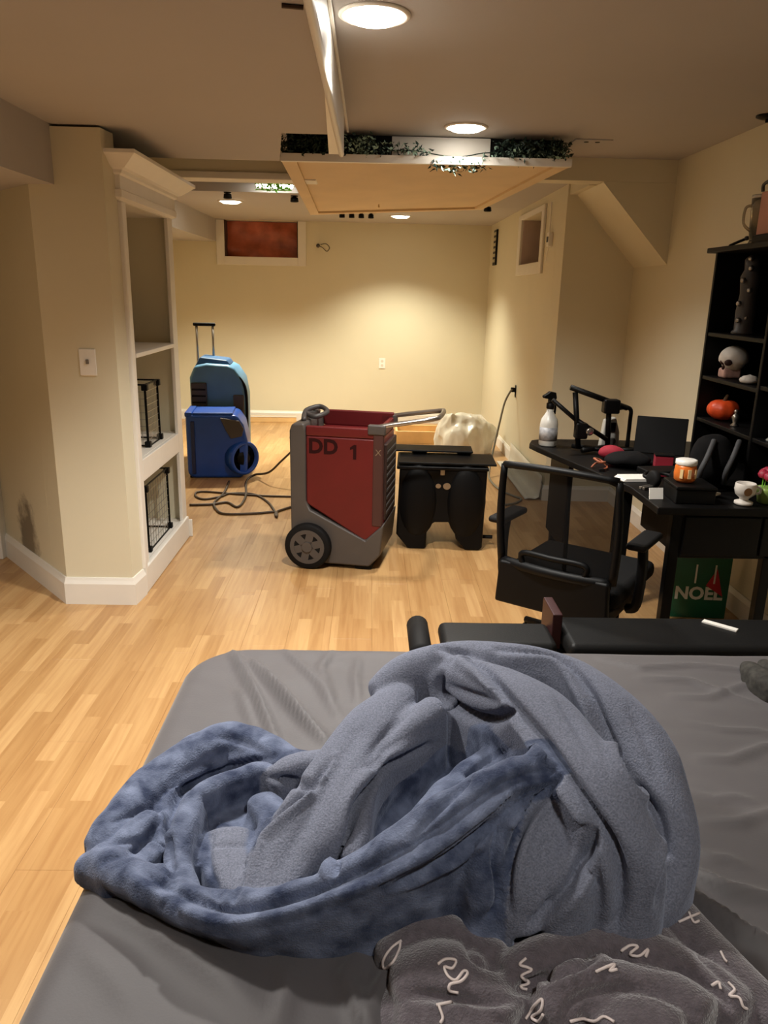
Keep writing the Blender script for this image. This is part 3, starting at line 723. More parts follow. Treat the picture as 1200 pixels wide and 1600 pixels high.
F = [
 # outer arch of sherpa
 (0, [(585, 1100, .17, .035, .04), (640, 1055, .215, .04, .045), (710, 1036, .245, .04, .045), (800, 1040, .26, .042, .045), (885, 1062, .255, .045, .045), (955, 1112, .24, .05, .045), (1008, 1180, .205, .052, .045), (1034, 1255, .16, .052, .045), (1040, 1330, .11, .05, .045), (1020, 1395, .06, .045, .04), (985, 1430, .035, .04, .035)]),
 # second band crossing towards lower right
 (0, [(650, 1070, .18, .028, .028), (715, 1055, .245, .034, .034), (785, 1075, .275, .046, .036), (850, 1115, .285, .05, .038), (895, 1170, .275, .052, .04), (938, 1238, .25, .054, .042), (978, 1305, .20, .05, .045), (992, 1370, .13, .045, .045), (985, 1425, .06, .04, .04)]),
 # lobes in front
 (0, [(880, 1225, .20, .03, .035), (850, 1275, .185, .048, .042), (822, 1340, .14, .056, .05), (808, 1405, .08, .053, .05), (815, 1440, .045, .045, .045)]),
 (0, [(915, 1315, .165, .03, .035), (895, 1360, .135, .046, .042), (880, 1410, .085, .048, .045), (875, 1445, .045, .045, .045)]),
 # plush edge falling to the front
 (0.6, [(860, 1205, .25, .02, .02), (805, 1240, .235, .024, .024), (768, 1300, .19, .026, .026), (752, 1370, .13, .026, .026), (762, 1430, .065, .026, .028), (735, 1462, .03, .03, .026), (705, 1450, .02, .02, .02)]),
 (1, [(850, 1225, .20, .035, .035), (790, 1275, .17, .04, .04), (740, 1335, .12, .04, .04), (720, 1385, .07, .035, .035)]),
 # the long plush roll sweeping to the left
 (1, [(868, 1198, .25, .02, .02), (800, 1215, .255, .028, .028), (720, 1262, .23, .034, .034), (640, 1322, .18, .036, .036), (555, 1378, .125, .037, .038), (465, 1420, .08, .037, .038), (375, 1433, .055, .036, .036), (285, 1412, .045, .034, .034), (205, 1372, .04, .032, .03), (150, 1335, .03, .03, .025)], .25),
 (1, [(825, 1172, .15, .026, .026), (750, 1205, .155, .032, .03), (690, 1262, .14, .032, .03), (640, 1315, .11, .028, .028)]),
 (1, [(720, 1320, .10, .035, .03), (630, 1372, .06, .035, .03), (540, 1405, .035, .03, .025), (450, 1425, .02, .025, .02)], .4),
 (1, [(690, 1175, .05, .035, .025), (640, 1235, .04, .035, .025), (600, 1295, .035, .035, .025)]),
 # the sherpa arm running down left
 (0, [(640, 1075, .20, .03, .025), (590, 1120, .19, .05, .024), (545, 1185, .165, .055, .022), (495, 1260, .13, .058, .02), (445, 1335, .09, .055, .018), (405, 1395, .06, .045, .016), (385, 1425, .05, .03, .014)]),
 (0, [(690, 1100, .20, .03, .025), (640, 1135, .185, .03, .025), (595, 1185, .155, .026, .024), (570, 1245, .125, .022, .022), (558, 1310, .10, .02, .02), (545, 1350, .085, .018, .018)]),
 (0, [(640, 1100, .18, .05, .02), (590, 1160, .155, .055, .02), (540, 1240, .12, .055, .018), (490, 1320, .08, .05, .016)]),
 # folds under the arch
 (0, [(672, 1080, .17, .028, .026), (720, 1085, .185, .03, .028), (770, 1110, .18, .03, .028), (805, 1145, .16, .025, .025)]),
 (0, [(665, 1105, .145, .026, .024), (710, 1122, .15, .028, .024), (755, 1142, .14, .025, .022)]),
 # left lobe: outer rim
 (1, [(515, 1192, .09, .025, .02), (455, 1192, .06, .03, .024), (410, 1168, .06, .036, .026), (355, 1150, .06, .038, .028), (295, 1178, .055, .038, .028), (232, 1226, .045, .038, .026), (180, 1288, .035, .034, .024), (145, 1335, .025, .03, .02)]),
 (1, [(430, 1205, .07, .02, .02), (350, 1222, .08, .022, .02), (305, 1252, .08, .022, .02), (285, 1305, .07, .022, .018), (285, 1360, .055, .02, .016), (300, 1400, .05, .02, .016)]),
 (1, [(400, 1245, .06, .03, .016), (430, 1280, .06, .03, .016), (420, 1330, .055, .03, .014)]),
 (0, [(520, 1185, .10, .022, .018), (470, 1192, .095, .024, .018), (440, 1205, .085, .022, .018), (425, 1228, .065, .022, .016)]),
 (1, [(240, 1270, .05, .02, .014), (200, 1310, .045, .02, .014), (170, 1345, .035, .018, .012)]),
 (1, [(250, 1320, .045, .02, .014), (225, 1345, .042, .018, .012), (200, 1365, .035, .016, .012)]),
 (0.3, [(355, 1300, .04, .05, .02), (360, 1350, .045, .045, .018), (390, 1400, .04, .03, .016)]),
 (1, [(125, 1345, .02, .02, .016), (150, 1355, .025, .024, .018), (190, 1375, .03, .025, .02)]),
]
c0 = at(870, 1280, BZ+0.07); c1 = at(300, 1300, BZ+0.0); c2 = at(560, 1300, BZ+0.02); c3 = at(720, 1200, BZ+0.05)
B = [(0, c0, .15, .15, .10), (1, c1, .17, .125, .04), (1, c2, .13, .11, .04), (1, c3, .12, .10, .03)]
CV = [
 ([(780, 1014), (873, 1026), (920, 1079), (949, 1149), (984, 1219), (1025, 1272), (1038, 1330), (1028, 1412)], .010, .022, 1),
 ([(690, 1012), (751, 1040), (797, 1097), (844, 1155), (885, 1213), (932, 1283), (965, 1342), (970, 1412), (961, 1447)], .010, .026, 1),
 ([(932, 1295), (920, 1330), (902, 1360), (885, 1388), (835, 1440)], .009, .022, -1),
 ([(879, 1210), (840, 1255), (815, 1295), (797, 1353), (792, 1423)], .008, .018, -1),
 ([(856, 1228), (792, 1266), (774, 1330), (780, 1412), (757, 1441)], .007, .014, 0),
 ([(873, 1205), (792, 1225), (692, 1295), (587, 1353), (500, 1388), (440, 1408), (370, 1420), (320, 1412), (270, 1390), (215, 1358)], .009, .02, -1),
 ([(850, 1237), (780, 1283), (692, 1342), (617, 1382)], .008, .016, -1),
 ([(800, 1170), (740, 1205), (680, 1270), (640, 1320)], .008, .012, 0),
 ([(670, 1165), (605, 1200), (555, 1260), (530, 1330), (518, 1370)], .010, .022, 1),
 ([(515, 1190), (480, 1235), (410, 1305), (362, 1412)], .009, .018, -1),
 ([(565, 1130), (520, 1215), (470, 1300), (430, 1370)], .016, .006, 0),
 ([(410, 1215), (460, 1222), (495, 1228)], .009, .02, 0),
 ([(430, 1182), (360, 1197), (290, 1228), (265, 1280), (265, 1340), (275, 1400)], .008, .016, 1),
 ([(315, 1325), (355, 1318), (400, 1320)], .005, .006, 0),
 ([(320, 1240), (330, 1290), (325, 1350), (345, 1410)], .007, .010, 0),
 ([(170, 1290), (215, 1270), (255, 1265)], .007, .008, 0),
 ([(150, 1325), (200, 1315), (250, 1322)], .006, .008, 0),
 ([(160, 1350), (185, 1340), (215, 1330)], .006, .007, 0),
 ([(340, 1150), (380, 1160), (420, 1180)], .010, .008, 0),
 ([(687, 1056), (692, 1091), (757, 1126), (803, 1108)], .012, .03, 0),
 ([(640, 1110), (600, 1150), (575, 1185)], .010, .006, 0),
 ([(700, 1072), (740, 1085), (780, 1098)], .007, .010, 0),
 ([(870, 1090), (900, 1130), (925, 1180)], .010, .007, 0),
 ([(980, 1100), (1010, 1160), (1030, 1220)], .010, .006, 0),
 ([(860, 1290), (850, 1340), (840, 1400)], .012, .005, 0),
]
CV = [(l, w*0.85, d*1.35, p) for l, w, d, p in CV]
bl = heap('fleece_blanket', F, B, 0.0048, 1, BZ, crum, CV)
bl.data.materials.append(fleece_mat())
tag(bl, 'large blue-grey fleece blanket with plush lining, piled up on the bed', 'blanket')

# patterned throw, lower right
def throw_mat():
    return mat('dark_taupe_fleece', (86, 78, 84), 0.85, var=0.22, scale=90, bump=0.5, bscale=300, sheen=0.5)
F2 = [
 (0, [(600, 1510, .015, .03, .02), (640, 1470, .03, .035, .026), (690, 1455, .035, .035, .028), (740, 1480, .03, .03, .024), (790, 1500, .03, .025, .02)]),
 (0, [(610, 1540, .02, .04, .025), (690, 1520, .04, .05, .03), (750, 1555, .03, .045, .026), (800, 1600, .03, .04, .025)]),
 (0, [(780, 1530, .03, .028, .022), (850, 1495, .045, .032, .024), (930, 1480, .045, .034, .024), (1010, 1490, .04, .034, .024), (1090, 1530, .035, .034, .024), (1170, 1590, .03, .034, .022)]),
 (0, [(850, 1600, .03, .03, .024), (890, 1555, .05, .03, .026), (960, 1535, .055, .03, .026), (1040, 1550, .05, .032, .026), (1110, 1600, .045, .034, .026)]),
 (0, [(950, 1640, .03, .05, .03), (1000, 1595, .045, .045, .03), (1070, 1620, .045, .045, .03)]),
 (0, [(1035, 1400, .03, .035, .02), (1075, 1440, .03, .03, .02), (1120, 1490, .03, .03, .02), (1175, 1550, .025, .03, .02), (1230, 1610, .02, .03, .02)]),
 (0, [(960, 1430, .02, .04, .02), (1020, 1445, .025, .045, .022), (1080, 1500, .02, .045, .02), (1160, 1590, .02, .045, .02)]),
 (0, [(760, 1470, .015, .04, .018), (850, 1460, .02, .04, .018), (930, 1450, .02, .04, .018)]),
]
F2 += [(0, [(620, 1585, .015, .05, .022), (700, 1600, .02, .055, .025), (800, 1650, .02, .055, .025)])]
B2 = [(0, at(900, 1560, BZ), .17, .12, .03), (0, at(1080, 1580, BZ), .13, .13, .025), (0, at(720, 1580, BZ), .12, .10, .025)]
CV2 = [
 ([(640, 1552), (700, 1560), (760, 1566), (808, 1560)], .007, .016, 1),
 ([(800, 1550), (860, 1530), (920, 1505), (940, 1490)], .008, .018, 1),
 ([(905, 1490), (960, 1495), (1040, 1512), (1110, 1545), (1170, 1590)], .006, .010, 0),
 ([(880, 1600), (895, 1565), (950, 1545), (1020, 1550), (1090, 1585)], .006, .012, 0),
 ([(725, 1465), (745, 1500), (790, 1515)], .007, .012, 0),
 ([(1040, 1440), (1090, 1490), (1150, 1550)], .006, .010, 0),
]
th = heap('throw_blanket', F2, B2, 0.005, 2, BZ, lambda p, v: mnoise.noise(p*16)*0.004, CV2)
th.data.materials.append(throw_mat())
tag(th, 'dark taupe throw with white script pattern, rumpled at the bed front', 'blanket')
bv = BVHTree.FromPolygons([v.co.copy() for v in th.data.vertices], [tuple(p.vertices) for p in th.data.polygons])
M_SCRIPT = mat('cream_print', (214, 200, 196), 0.8, var=0.1)
def script(strokes, k):
    mb = MB()
    for st in strokes:
        pts = spline([(a, b) for a, b in st], 5); row = []
        for (a, b) in pts:
            d = ray(a, b).normalized(); hit = bv.ray_cast(Vector((0, 0, CAMH)), d)
            if hit[0] is None: continue
            row.append(hit[0]+hit[1]*0.0018)
        if len(row) > 2: mb.tube(row, 0.0021, 5)
    if mb.v: mb.build('printed_script', M_SCRIPT, th, smooth=True)
W_ = [
 [[(628, 1470), (612, 1482), (600, 1500), (602, 1512), (615, 1505), (624, 1485), (626, 1472)]],
 [[(684, 1508), (696, 1500), (712, 1502), (706, 1514), (694, 1512), (700, 1526), (712, 1532), (724, 1518), (730, 1522), (720, 1534), (704, 1538), (702, 1546), (716, 1550)]],
 [[(822, 1498), (812, 1508), (824, 1512), (830, 1516), (814, 1524), (820, 1530), (826, 1536), (812, 1542), (824, 1548)]],
 [[(686, 1572), (692, 1590), (688, 1600)], [(682, 1572), (706, 1568)]],
 [[(820, 1592), (836, 1572), (848, 1562), (846, 1578), (832, 1590), (842, 1596), (850, 1584)]],
 [[(970, 1486), (984, 1478), (996, 1480), (984, 1490), (998, 1494), (1012, 1484), (1008, 1496)]],
 [[(1060, 1442), (1078, 1434), (1092, 1428)], [(1076, 1426), (1084, 1442), (1092, 1440)]],
 [[(1126, 1488), (1132, 1500), (1136, 1504)]],
 [[(1138, 1536), (1148, 1548), (1140, 1556), (1154, 1560), (1160, 1572), (1166, 1576)]],
 [[(930, 1518), (944, 1512), (960, 1508), (952, 1518), (964, 1516)]],
 [[(890, 1596), (910, 1590), (930, 1596), (944, 1590), (960, 1598)]],
 [[(1112, 1540), (1122, 1536), (1126, 1546)]],
]
for k, st in enumerate(W_): script(st, k)
# small dark cloth at the right edge of the bed
F3 = [(0, [(1165, 1038, .015, .02, .015), (1185, 1055, .03, .03, .022), (1215, 1075, .03, .035, .025), (1260, 1090, .03, .03, .02)]),
      (0, [(1190, 1035, .015, .02, .015), (1220, 1050, .03, .03, .02), (1270, 1060, .03, .03, .02)])]
dc = heap('dark_cloth', F3, [], 0.006, 2, BZ, lambda p, v: mnoise.noise(p*30)*0.005)
dc.data.materials.append(mat('dark_check_cloth', (52, 50, 46), 0.9, var=0.5, scale=70)); tag(dc, 'small crumpled dark cloth at the right edge of the bed', 'cloth')

# ------------------------------------------------------------------ red dehumidifier
rd = thing('dehumidifier', 'red and grey wheeled dehumidifier marked DD 1, standing on the floor', 'dehumidifier', (-0.125, 4.27, 0), math.radians(-11))
shell = [(-.275, .07), (-.25, .025), (.19, .025), (.255, .10), (.272, .29), (.165, .185), (-.16, .345), (-.185, .40), (-.185, .80), (-.195, .845), (-.265, .84), (-.28, .80)]
MB().prism(shell, -.222, .222, 'y').build('grey_shell', M_GREYP, rd, bevel=0.012)
MB().prism([(-.186, .38), (.165, .175), (.262, .27), (.25, .775), (-.186, .775)], -.212, .212, 'y').build('red_body', M_RED, rd, bevel=0.012)
MB().box(-.186, .25, -.212, -.185, .775, .832).build('tray_wall', M_RED, rd, bevel=0.008)
MB().box(-.186, .25, .185, .212, .775, .868).build('tray_wall', M_RED, rd, bevel=0.008)
MB().box(.222, .25, -.185, .185, .775, .84).build('tray_wall', M_RED, rd, bevel=0.008)
MB().box(.20, .262, -.218, -.19, .27, .84).build('corner_bracket', mat('brown_grey_plastic', (70, 40, 36), 0.5), rd, bevel=0.01)
MB().box(.25, .272, -.17, .17, .30, .74).build('grille', mat('dark_grille', (44, 26, 22), 0.5), rd, bevel=0.004)
for i in range(9): MB().box(0.271, .275, -.15, .15, .33+i*.044, .345+i*.044).build('grille_bar', M_DGREY, rd)
MB().tube(spline([(.20, -.205, .83), (.26, -.20, .85), (.52, -.16, .895), (.555, -.10, .902), (.56, 0, .903), (.555, .10, .902), (.52, .16, .895), (.26, .20, .85), (.20, .205, .83)], 5), .014, 8).build('handle', M_STEEL, rd, smooth=True, label='brushed steel handle bar')
for sx in (-1, 1):
    MB().box(.17, .27, sx*.205-.02, sx*.205+.02, .80, .855).build('handle_bracket', M_GREYP, rd, bevel=0.008)
MB().tube(spline([(-.22, -.13, .85), (-.24, 0, .885), (-.18, .08, .90), (-.12, .02, .88), (-.16, -.08, .865), (-.23, -.02, .87), (-.2, .1, .86)], 6), .015, 8).build('hose', M_DGREY, rd, smooth=True)
MB().lathe([(.035, .845), (.04, .87), (.03, .892)], 14, (-.225, .12, 0)).build('hose_fitting', M_STEEL, rd, smooth=True)
MB().lathe([(.018, 0), (.022, -.025), (.014, -.03)], 12, (-.28, -.1, .74), 'x').build('knob', M_BLACK, rd, smooth=True)
MB().box(.10, .20, -.20, .20, 0, .03).build('foot', M_RUB, rd, bevel=0.006)
rd.scale = (.96, .96, .96)
for sy in (-1, 1):
    t_ = MB().lathe([(.085, -.022), (.125, -.026), (.136, -.016), (.136, .016), (.125, .026), (.085, .022)], 36, (-.165, sy*.248, .136), 'y').build('wheel', M_RUB, rd, smooth=True)
    MB().lathe([(.02, -.014), (.095, -.014), (.1, -.006), (.1, .006), (.095, .014), (.02, .014)], 30, (-.165, sy*.248, .136), 'y').build('rim', mat('rim_recess', (34, 32, 32), 0.6), t_, smooth=False)
    for k in range(6):
        a = k*PI/3+0.3; ux, uz = math.cos(a), math.sin(a); px_, pz_ = -uz, ux; cx, cz = -.165, .136; q = sy*.262; q2 = sy*.272
        P4 = [(.02, .022), (.09, .022), (.09, -.022), (.02, -.022)]
        mb = MB(); vs = [(cx+ux*r_+px_*w_, yy, cz+uz*r_+pz_*w_) for yy in (q, q2) for r_, w_ in P4]
        mb.add(vs, [(0, 1, 2, 3), (7, 6, 5, 4), (0, 4, 5, 1), (1, 5, 6, 2), (2, 6, 7, 3), (3, 7, 4, 0)]).build('spoke', M_GREYP, t_)
    MB().lathe([(.102, 0), (.102, sy*.014), (.078, sy*.014), (.078, 0)], 30, (-.165, sy*.260, .136), 'y').build('rim_ring', M_GREYP, t_, smooth=False)
    MB().lathe([(.03, -.012), (.03, .012), (.02, .016)], 16, (-.165, sy*.268, .136), 'y').build('hub', M_GREYP, t_)
def put_text(body, size, parent, loc, rx, rz, m, name='lettering', bold=0.0):
    me = text_mesh(body, size, 0.0008, bold); o = bpy.data.objects.new(name, me); COL.objects.link(o); me.materials.append(m)
    o.parent = parent; o.location = loc; o.rotation_euler = (rx, 0, rz); return o
put_text('DD', .115, rd, (-.085, -.2135, .715), PI/2, 0, M_TEXT, bold=.004)
MB().prism([(.088, .655), (.106, .655), (.106, .738), (.092, .738), (.070, .722), (.070, .708), (.088, .715)], -.2145, -.2125, 'y').build('lettering', M_TEXT, rd)
put_text('X', .05, rd, (.232, -.2195, .70), PI/2, 0, M_STEEL)

# ------------------------------------------------------------------ black fan unit
bf = thing('air_mover', 'black moulded air mover with arched base and flat top rack, right of the red dehumidifier', 'air mover', (0.452, 4.62, 0), math.radians(-3)); bf.scale = (1.13, 1.0, 1.0)
prof = [(-.235, .09), (-.17, 0), (-.075, 0), (-.07, .14), (-.03, .17), (.04, .172), (.075, .145), (.085, .07), (.14, 0), (.215, 0), (.228, .02), (.235, .50), (-.225, .50)]
MB().prism(prof, -.20, .20, 'y').build('body', M_BLACK, bf, bevel=0.012)
for x in (-.125, .13):
    MB().ell((x, -.185, .30), .105, .045, .23, 18, 12).build('moulded_lobe', M_BLACK, bf, smooth=True)
MB().box(-.24, .24, -.21, .21, .495, .515).build('rim', M_BLACK, bf, bevel=0.005)
MB().box(-.23, .28, -.20, .10, .525, .538).build('rack_plate', M_BLACK, bf, bevel=0.003)
MB().box(-.26, .17, .02, .20, .555, .567).build('rack_plate', M_BLACK, bf, bevel=0.003)
for x, y in ((-.12, -.12), (.13, -.12), (-.12, .12), (.13, .12)): MB().lathe([(.05, .515), (.045, .53), (.03, 0.525 if y < 0 else .555)], 14, (x, y, 0)).build('spacer', M_BLACK, bf)
MB().lathe([(.014, 0), (.014, .004)], 14, (-.02, -.212, .40), 'y').build('badge', M_STEEL, bf)
MB().lathe([(.02, 0), (.02, .004)], 14, (.025, -.212, .40), 'y').build('badge', M_STEEL, bf)
MB().box(-.012, .012, -.207, -.19, .465, .50).build('latch', M_STEEL, bf, bevel=0.002)
MB().tube([(.23, -.1, .06), (.29, -.1, .06)], .012, 8).build('axle_peg', M_BLACK, bf)

# ------------------------------------------------------------------ blue machines at left
b1 = thing('carpet_blower', 'bright blue carpet blower with round black outlet, in front of the paler machine', 'blower', (-1.235, 6.36, 0), math.radians(6))
MB().prism([(-.255, .04), (-.22, 0), (.17, 0), (.225, .05), (.235, .30), (.205, .44), (.15, .52), (-.255, .52)], -.21, .21, 'y').build('housing', M_BLUE, b1, bevel=0.03, seg=3)
MB().box(-.262, -.20, -.20, .20, .50, .54).build('lid', M_BLUE, b1, bevel=0.012)
MB().box(-.20, .12, -.19, .19, .515, .535).build('lid', M_BLUE, b1, bevel=0.008)
MB().prism([(.02, .50), (.17, .475), (.205, .41), (.19, .35), (.10, .33), (.06, .40)], -.222, -.205, 'y').build('intake_grille', M_DGREY, b1, bevel=0.005)
Mo = Matrix.Rotation(math.radians(38), 4, 'Z')
mb = MB().lathe([(.135, .06), (.14, -.03), (.13, -.045), (.112, -.04), (.108, -.0)], 28, (0, 0, 0), 'y'); mb.v = [Mo@v+Vector((.188, -.178, .165)) for v in mb.v]
mb.build('outlet_ring', M_BLUE, b1, smooth=True)
mb = MB().lathe([(.110, -.012), (.06, -.012), (.055, -.03), (.02, -.034)], 28, (0, 0, 0), 'y'); mb.v = [Mo@v+Vector((.188, -.178, .165)) for v in mb.v]
mb.build('outlet', M_BLACK, b1, smooth=True)
MB().box(-.215, -.185, -.222, -.20, .04, .47).build('seam_rib', mat('navy_plastic', (12, 36, 86), 0.45), b1, bevel=0.005)
for sx in (-.2, .13): MB().box(sx-.04, sx+.04, -.18, .18, -.0, .02).build('foot', M_RUB, b1)
b2 = thing('dehumidifier', 'pale blue dehumidifier with raised telescopic handle behind the bright blue blower', 'dehumidifier', (-1.315, 6.86, 0), math.radians(4))
MB().prism([(-.235, .02), (.235, .02), (.24, .60), (.215, .74), (.15, .84), (.09, .87), (-.09, .88), (-.19, .86), (-.235, .76)], -.22, .22, 'y').build('body', M_TEAL, b2, bevel=0.03, seg=3)
MB().box(-.225, -.09, -.235, -.21, .12, .72).build('side_grille', M_DGREY, b2, bevel=0.01)
for i in range(10): MB().box(-.215, -.10, -.241, -.234, .16+i*.055, .175+i*.055).build('grille_slat', M_BLACK, b2)
MB().box(.13, .222, -.235, -.21, .14, .62).build('side_panel', M_GREYP, b2, bevel=0.012)
MB().tube(spline([(.235, -.20, .12), (.24, -.20, .6), (.20, -.20, .74), (.13, -.2, .80)], 5), .014, 8).build('edge_trim', M_BLACK, b2, smooth=True)
MB().prism([(-.20, .84), (.11, .86), (.08, .905), (-.15, .93)], -.15, .15, 'y').build('top_cap', mat('deep_teal_plastic', (44, 84, 124), 0.45), b2, bevel=0.015)
for x in (-.205, -.065): MB().tube([(x, .12, .86), (x, .12, 1.18)], .011, 8).build('handle_tube', M_STEEL, b2, smooth=True)
MB().box(-.235, -.04, .105, .135, 1.175, 1.205).build('handle_grip', M_BLACK, b2, bevel=0.01)
for sx in (-.16, .16): MB().lathe([(.06, -.02), (.07, -.012), (.07, .012), (.06, .02)], 18, (sx, .2, .07), 'y').build('wheel', M_RUB, b2, smooth=True)

# ------------------------------------------------------------------ cords on the floor
def cord(name, px, r, m, label, cat='cord', h=None):
    pts = [at(a, b, (h[i] if h else r)) for i, (a, b) in enumerate(px)]
    return tag(MB().tube(spline(pts, 6), r, 6).build(name, m, smooth=True), label, cat)
cord('power_cord', [(461, 700), (440, 720), (420, 738), (398, 742), (385, 752), (384, 775), (372, 792), (355, 785), (330, 788), (296, 789)], .009, M_CORD, 'brown-black cord dropping from the red dehumidifier towards the shelf', h=[.30, .2, .1, .03, .009, .009, .009, .009, .009, .009])
cord('power_cord', [(358, 752), (350, 770), (335, 785), (338, 796), (352, 803), (400, 802), (430, 800), (432, 808), (432, 800), (455, 792)], .009, M_CORD, 'brown-black cord coming from below the blue blower with a plug end', )
cord('power_cord', [(470, 776), (420, 775), (370, 772), (315, 768), (305, 774), (318, 780), (345, 776), (360, 771), (395, 772), (418, 784), (430, 800)], .008, M_CORD, 'long brown-black cord doubled back in a flat loop on the floor')

# ------------------------------------------------------------------ plastic sheeting and loose boards near the far right
M_PLAS = mat('milky_plastic_film', (236, 231, 216), 0.3, var=0.05, bump=0.25, bscale=12, trans=0.25)
FP = [(0, [(680, 693, .05, .10, .08), (700, 675, .18, .14, .12), (725, 662, .28, .16, .14), (748, 672, .22, .14, .13), (770, 692, .10, .12, .10)]),
      (0, [(690, 690, .10, .07, .08), (702, 662, .28, .08, .10), (715, 655, .34, .08, .08)])]
ps = heap('plastic_sheeting', FP, [(0, at(728, 692, .1), .26, .22, .26)], 0.014, 3, 0.0, lambda p, v: mnoise.noise(p*3.6)*0.05-abs(mnoise.noise(Vector((p.x*8, p.y*5, p.z*3))+Vector((2, 2, 2))))*0.06-abs(mnoise.noise(p*14))*0.008)
ps.data.materials.append(M_PLAS); tag(ps, 'crumpled heap of milky plastic sheeting on the floor by the right wall', 'plastic sheet')
mb = MB(); vs = []; fs = []; n = 20
for j in range(n+1):
    for i in range(7):
        y = 5.62+1.35*j/n; u = i/6
        x = 1.315-0.10*max(0, u-0.55)/0.45-0.02*u; z = 0.18*(1-u/0.55) if u < 0.55 else 0.004
        z += 0.006; wob = 0.012*mnoise.noise(Vector((y*6, u*3, 0)))
        vs.append((x-abs(wob), y, z+abs(wob)))
for j in range(n):
    for i in range(6): a = j*7+i; fs.append((a, a+1, a+8, a+7))
o = mb.add(vs, fs).build('plastic_strip', M_PLAS, smooth=True); sm = o.modifiers.new('s', 'SOLIDIFY'); sm.thickness = 0.003; sm.offset = 1
tag(o, 'strip of milky plastic film taped along the foot of the right wall', 'plastic sheet')
wb = thing('low_crate', 'low pale wooden crate on the floor between dehumidifier and plastic heap', 'crate', (0.55, 8.0, 0))
M_PALE = mat('pale_plywood', (214, 176, 120), 0.6, var=0.12, scale=6)
for s_ in (-1, 1): MB().box(-.26, .26, s_*.2-.012, s_*.2+.012, 0, .13).build('side_board', M_PALE, wb, bevel=0.003)
for s_ in (-1, 1): MB().box(s_*.26-.012, s_*.26+.012, -.2, .2, 0, .13).build('end_board', M_PALE, wb, bevel=0.003)
MB().box(-.25, .25, -.19, .19, 0, .012).build('bottom_board', M_PALE, wb)
lb = thing('loose_baseboard', 'short loose strip of pulled-off baseboard lying before the far wall', 'board', (-1.18, 8.98, 0), math.radians(3))
MB().box(-.33, .33, -.012, .012, 0, .075).build('strip', M_PALE, lb, bevel=0.004)
MB().box(-.33, .33, -.016, -.012, .06, .075).build('paint_edge', M_WHITE, lb)

# ------------------------------------------------------------------ desk with hutch
dk = thing('corner_desk', 'black corner desk covered in clutter along the right wall', 'desk', (1.4, 3.3, 0))
def L_(x, y): return (x-1.4, y-3.3)
top = [L_(*p) for p in [(1.10, 2.78), (1.832, 2.78), (1.832, 4.18), (0.96, 4.18), (0.89, 4.13), (0.862, 4.04), (0.885, 3.93), (1.10, 3.10)]]
MB().prism(top, .708, .738, 'z').build('desktop', M_BLACKW, dk, bevel=0.005)
MB().box(-.19, .42, -.50, -.06, .53, .708).build('drawer_box', M_BLACKW, dk, bevel=0.004)
MB().box(-.185, .11, -.512, -.50, .545, .70).build('drawer_front', M_BLACKW, dk, bevel=0.004)
MB().box(.12, .41, -.512, -.50, .545, .70).build('drawer_front', M_BLACKW, dk, bevel=0.004)
for (x, y) in ((1.19, 2.82), (1.565, 2.82), (1.80, 2.82), (1.13, 3.22), (1.80, 4.14), (1.05, 4.12), (1.20, 3.5)):
    X_, Y_ = L_(x, y); MB().box(X_-.02, X_+.02, Y_-.02, Y_+.02, 0, .708).build('leg', M_BLACKM, dk, bevel=0.003)
MB().box(*[L_(1.0, 0)[0], L_(1.025, 0)[0]], L_(0, 3.72)[1], L_(0, 4.1)[1], .25, .708).build('side_panel', M_BLACKW, dk, bevel=0.003)
bc = thing('hutch_bookcase', 'black open hutch with shelves of skulls and pumpkins on the desk', 'bookcase', (1.69, 3.05, .739))
hx0, hx1, hy0, hy1, hz = -.14, .14, -.255, .57, .96
MB().box(hx1-.012, hx1, hy0, hy1, 0, hz).build('back_panel', M_BLACKW, bc)
for y in (hy0, .0, hy1-.02): MB().box(hx0, hx1-.012, y, y+.02, 0, hz).build('upright', M_BLACKW, bc, bevel=0.003)
MB().box(hx0-.03, hx1, hy0-.03, hy1+.03, hz, hz+.022).build('top_board', M_BLACKW, bc, bevel=0.004)
for z in (.615, .42, .225): MB().box(hx0+.004, hx1-.012, .02, hy1-.02, z-.018, z).build('shelf_board', M_BLACKW, bc, bevel=0.003)
for z in (.66, .435, .225): MB().box(hx0+.004, hx1-.012, hy0+.02, .0, z-.018, z).build('shelf_board', M_BLACKW, bc, bevel=0.003)

# ------------------------------------------------------------------ office chair
ch = thing('office_chair', 'black office chair with see-through mesh back, pulled up to the desk', 'chair', (.89, 3.01, 0), math.radians(-36))
M_MESH = mat('black_chair_mesh', (12, 11, 11), 0.9, var=0.1, alpha=0.8)
def back_pt(u, v):                    # u -1..1 across, v 0..1 up
    w = .225+.012*math.sin(v*PI); return Vector((u*w, -.25-.035*v+.05*(1-u*u)*-0.6-.02, .47+.40*v+.012*(1-u*u)*v))
mb = MB(); vs = []; fs = []; n = 14
for j in range(n+1):
    for i in range(n+1): vs.append(back_pt(-1+2*i/n, j/n))
for j in range(n):
    for i in range(n): a = j*(n+1)+i; fs.append((a, a+1, a+n+2, a+n+1))
mb.add(vs, fs).build('mesh_back', M_MESH, ch, smooth=True)
MB().tube([back_pt(-1+2*i/12, 1) for i in range(13)], .014, 8).build('top_rail', M_BLACK, ch, smooth=True)
for s_ in (-1, 1): MB().tube([back_pt(s_, j/10) for j in range(11)], [.019-.005*j/10 for j in range(11)], 8).build('back_post', M_BLACK, ch, smooth=True)
MB().tube([back_pt(-1+2*i/12, 0) for i in range(13)], .022, 8).build('lower_rail', M_BLACK, ch, smooth=True)
MB().tube([back_pt(.18, j/10)+Vector((0, .02, 0)) for j in range(11)], .009, 8).build('spine', M_BLACK, ch, smooth=True)
